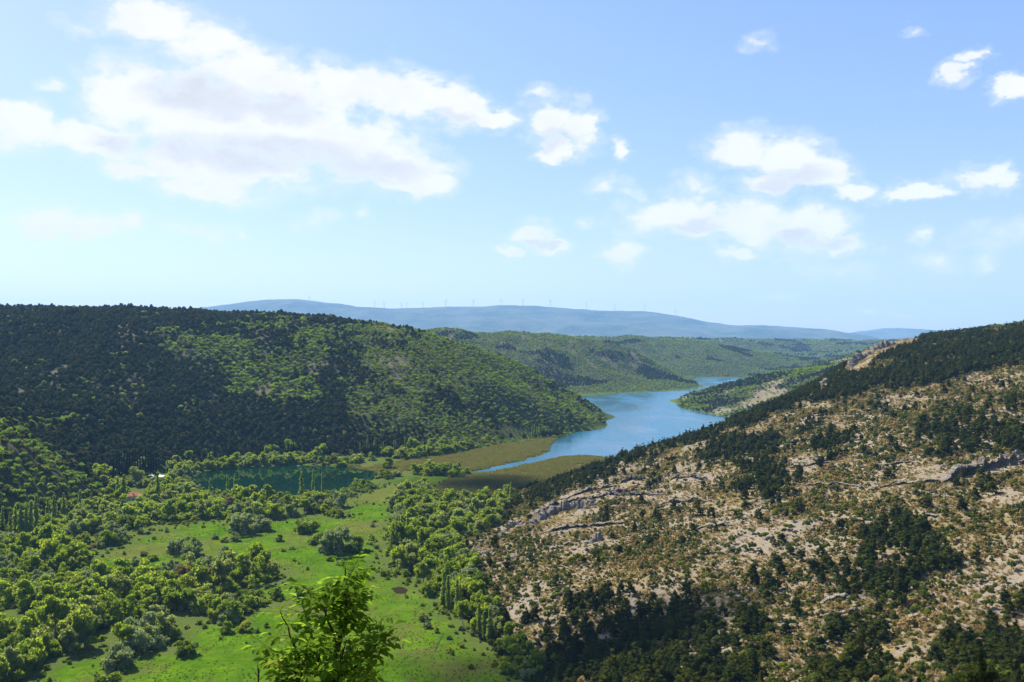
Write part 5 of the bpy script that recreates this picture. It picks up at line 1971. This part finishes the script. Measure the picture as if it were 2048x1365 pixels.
# dead branches lying on the meadow
def dead_branch():
    r = random.Random(3)
    def G(px, py, up):
        q = Vector(fl(px, py))
        return Vector((q.x, q.y, float(ground(q.x, q.y)[0]) + up))
    b = G(858, 1312, 0.1)
    e = obj('dead_branch', None, None, b)
    tag(e, 'bare brown forked branches fallen on the meadow below the rocky slope', 'branch')
    for name, pts, r0 in (('limb', [(886, 1272, .3), (878, 1284, 1.0), (868, 1296, .9), (852, 1310, .2)], .16), ('branch', [(878, 1284, 1.0), (872, 1300, .7), (863, 1312, .2)], .10),
                          ('branch', [(868, 1296, .9), (858, 1302, .6), (850, 1306, .2)], .09), ('branch', [(874, 1290, .9), (872, 1302, .8), (868, 1312, .3)], .08)):
        P = [G(*p) - b for p in pts]
        v, q = tube(P, [r0 * (1 - 0.25 * i) for i in range(len(P))], 6)
        obj(name, mesh_arr(name, v, [np.array(q)], [M_TWIG], smooth=True), e)


dead_branch()


# ------------------------------------------------------------------ clouds above the valley that shade parts of it
def cloud(target, rx, ry, rz_, alt, seed, label):
    r = np.random.default_rng(seed)
    k = (alt - target[2]) / SUN_DIR.z
    c = np.array(target) + np.array(SUN_DIR) * k
    Vs, Fs, off = [], [], 0
    bm = bmesh.new()
    bmesh.ops.create_icosphere(bm, subdivisions=3, radius=1.0)
    iv = np.array([v.co[:] for v in bm.verts])
    fi = np.array([[v.index for v in f.verts] for f in bm.faces])
    bm.free()
    for i in range(16):
        a = r.uniform(0, 6.283)
        q = math.sqrt(r.uniform(0, 1)) * 0.75
        s = r.uniform(0.28, 0.5)
        d = fbm(iv[:, 0] * 2 + i * 7, iv[:, 1] * 2 + iv[:, 2] * 2.3, 1.0, 3, 0.5, seed) * 0.22
        v = iv * (1 + d)[:, None] * np.array([rx * s, ry * s, rz_ * s * 1.5]) + np.array([math.cos(a) * q * rx, math.sin(a) * q * ry, (1 - q) * rz_ * 0.3])
        Vs.append(v)
        Fs.append(fi + off)
        off += len(v)
    m = bpy.data.materials.get('cloud_vapour')
    if m is None:
        m, nt, out = new_mat('cloud_vapour')
        df = N(nt, 'ShaderNodeBsdfDiffuse', {0: (0.9, 0.9, 0.92, 1)})
        tp = N(nt, 'ShaderNodeBsdfTransparent')
        mx = N(nt, 'ShaderNodeMixShader', {0: 0.26})
        nt.links.new(tp.outputs[0], mx.inputs[1])
        nt.links.new(df.outputs[0], mx.inputs[2])
        nt.links.new(mx.outputs[0], out.inputs[0])
    o = obj('cloud', mesh_arr('cloud', np.concatenate(Vs), [np.concatenate(Fs)], [m], smooth=True), None, tuple(c))
    tag(o, label, 'cloud', kind='stuff')


t_ = fl(1010, 972)
cloud(t_, 100, 60, 40, 1600, 5, 'white cloud overhead whose shade falls on the brown reeds')
q = hit(1130, 1350, 90.0)
cloud(tuple(q), 85, 50, 40, 1600, 6, 'white cloud overhead whose shade falls on the near slope foot')

# ------------------------------------------------------------------ haze
def haze():
    m = bpy.data.materials.new('valley_haze')
    m.use_nodes = True
    nt = m.node_tree
    nt.nodes.clear()
    out = N(nt, 'ShaderNodeOutputMaterial')
    v = N(nt, 'ShaderNodeVolumePrincipled', {'Color': (0.27, 0.56, 1.0, 1), 'Density': 3.7e-5, 'Anisotropy': 0.0})
    nt.links.new(v.outputs[0], out.inputs['Volume'])
    o = obj('haze', box_mesh('haze', -24000, 24000, -900, 24000, -8, 1300, m))
    tag(o, 'pale blue air haze over the whole valley', 'haze', kind='stuff')


haze()
print('objects', len(scn.objects), 'script', round(time.time() - T0, 1))
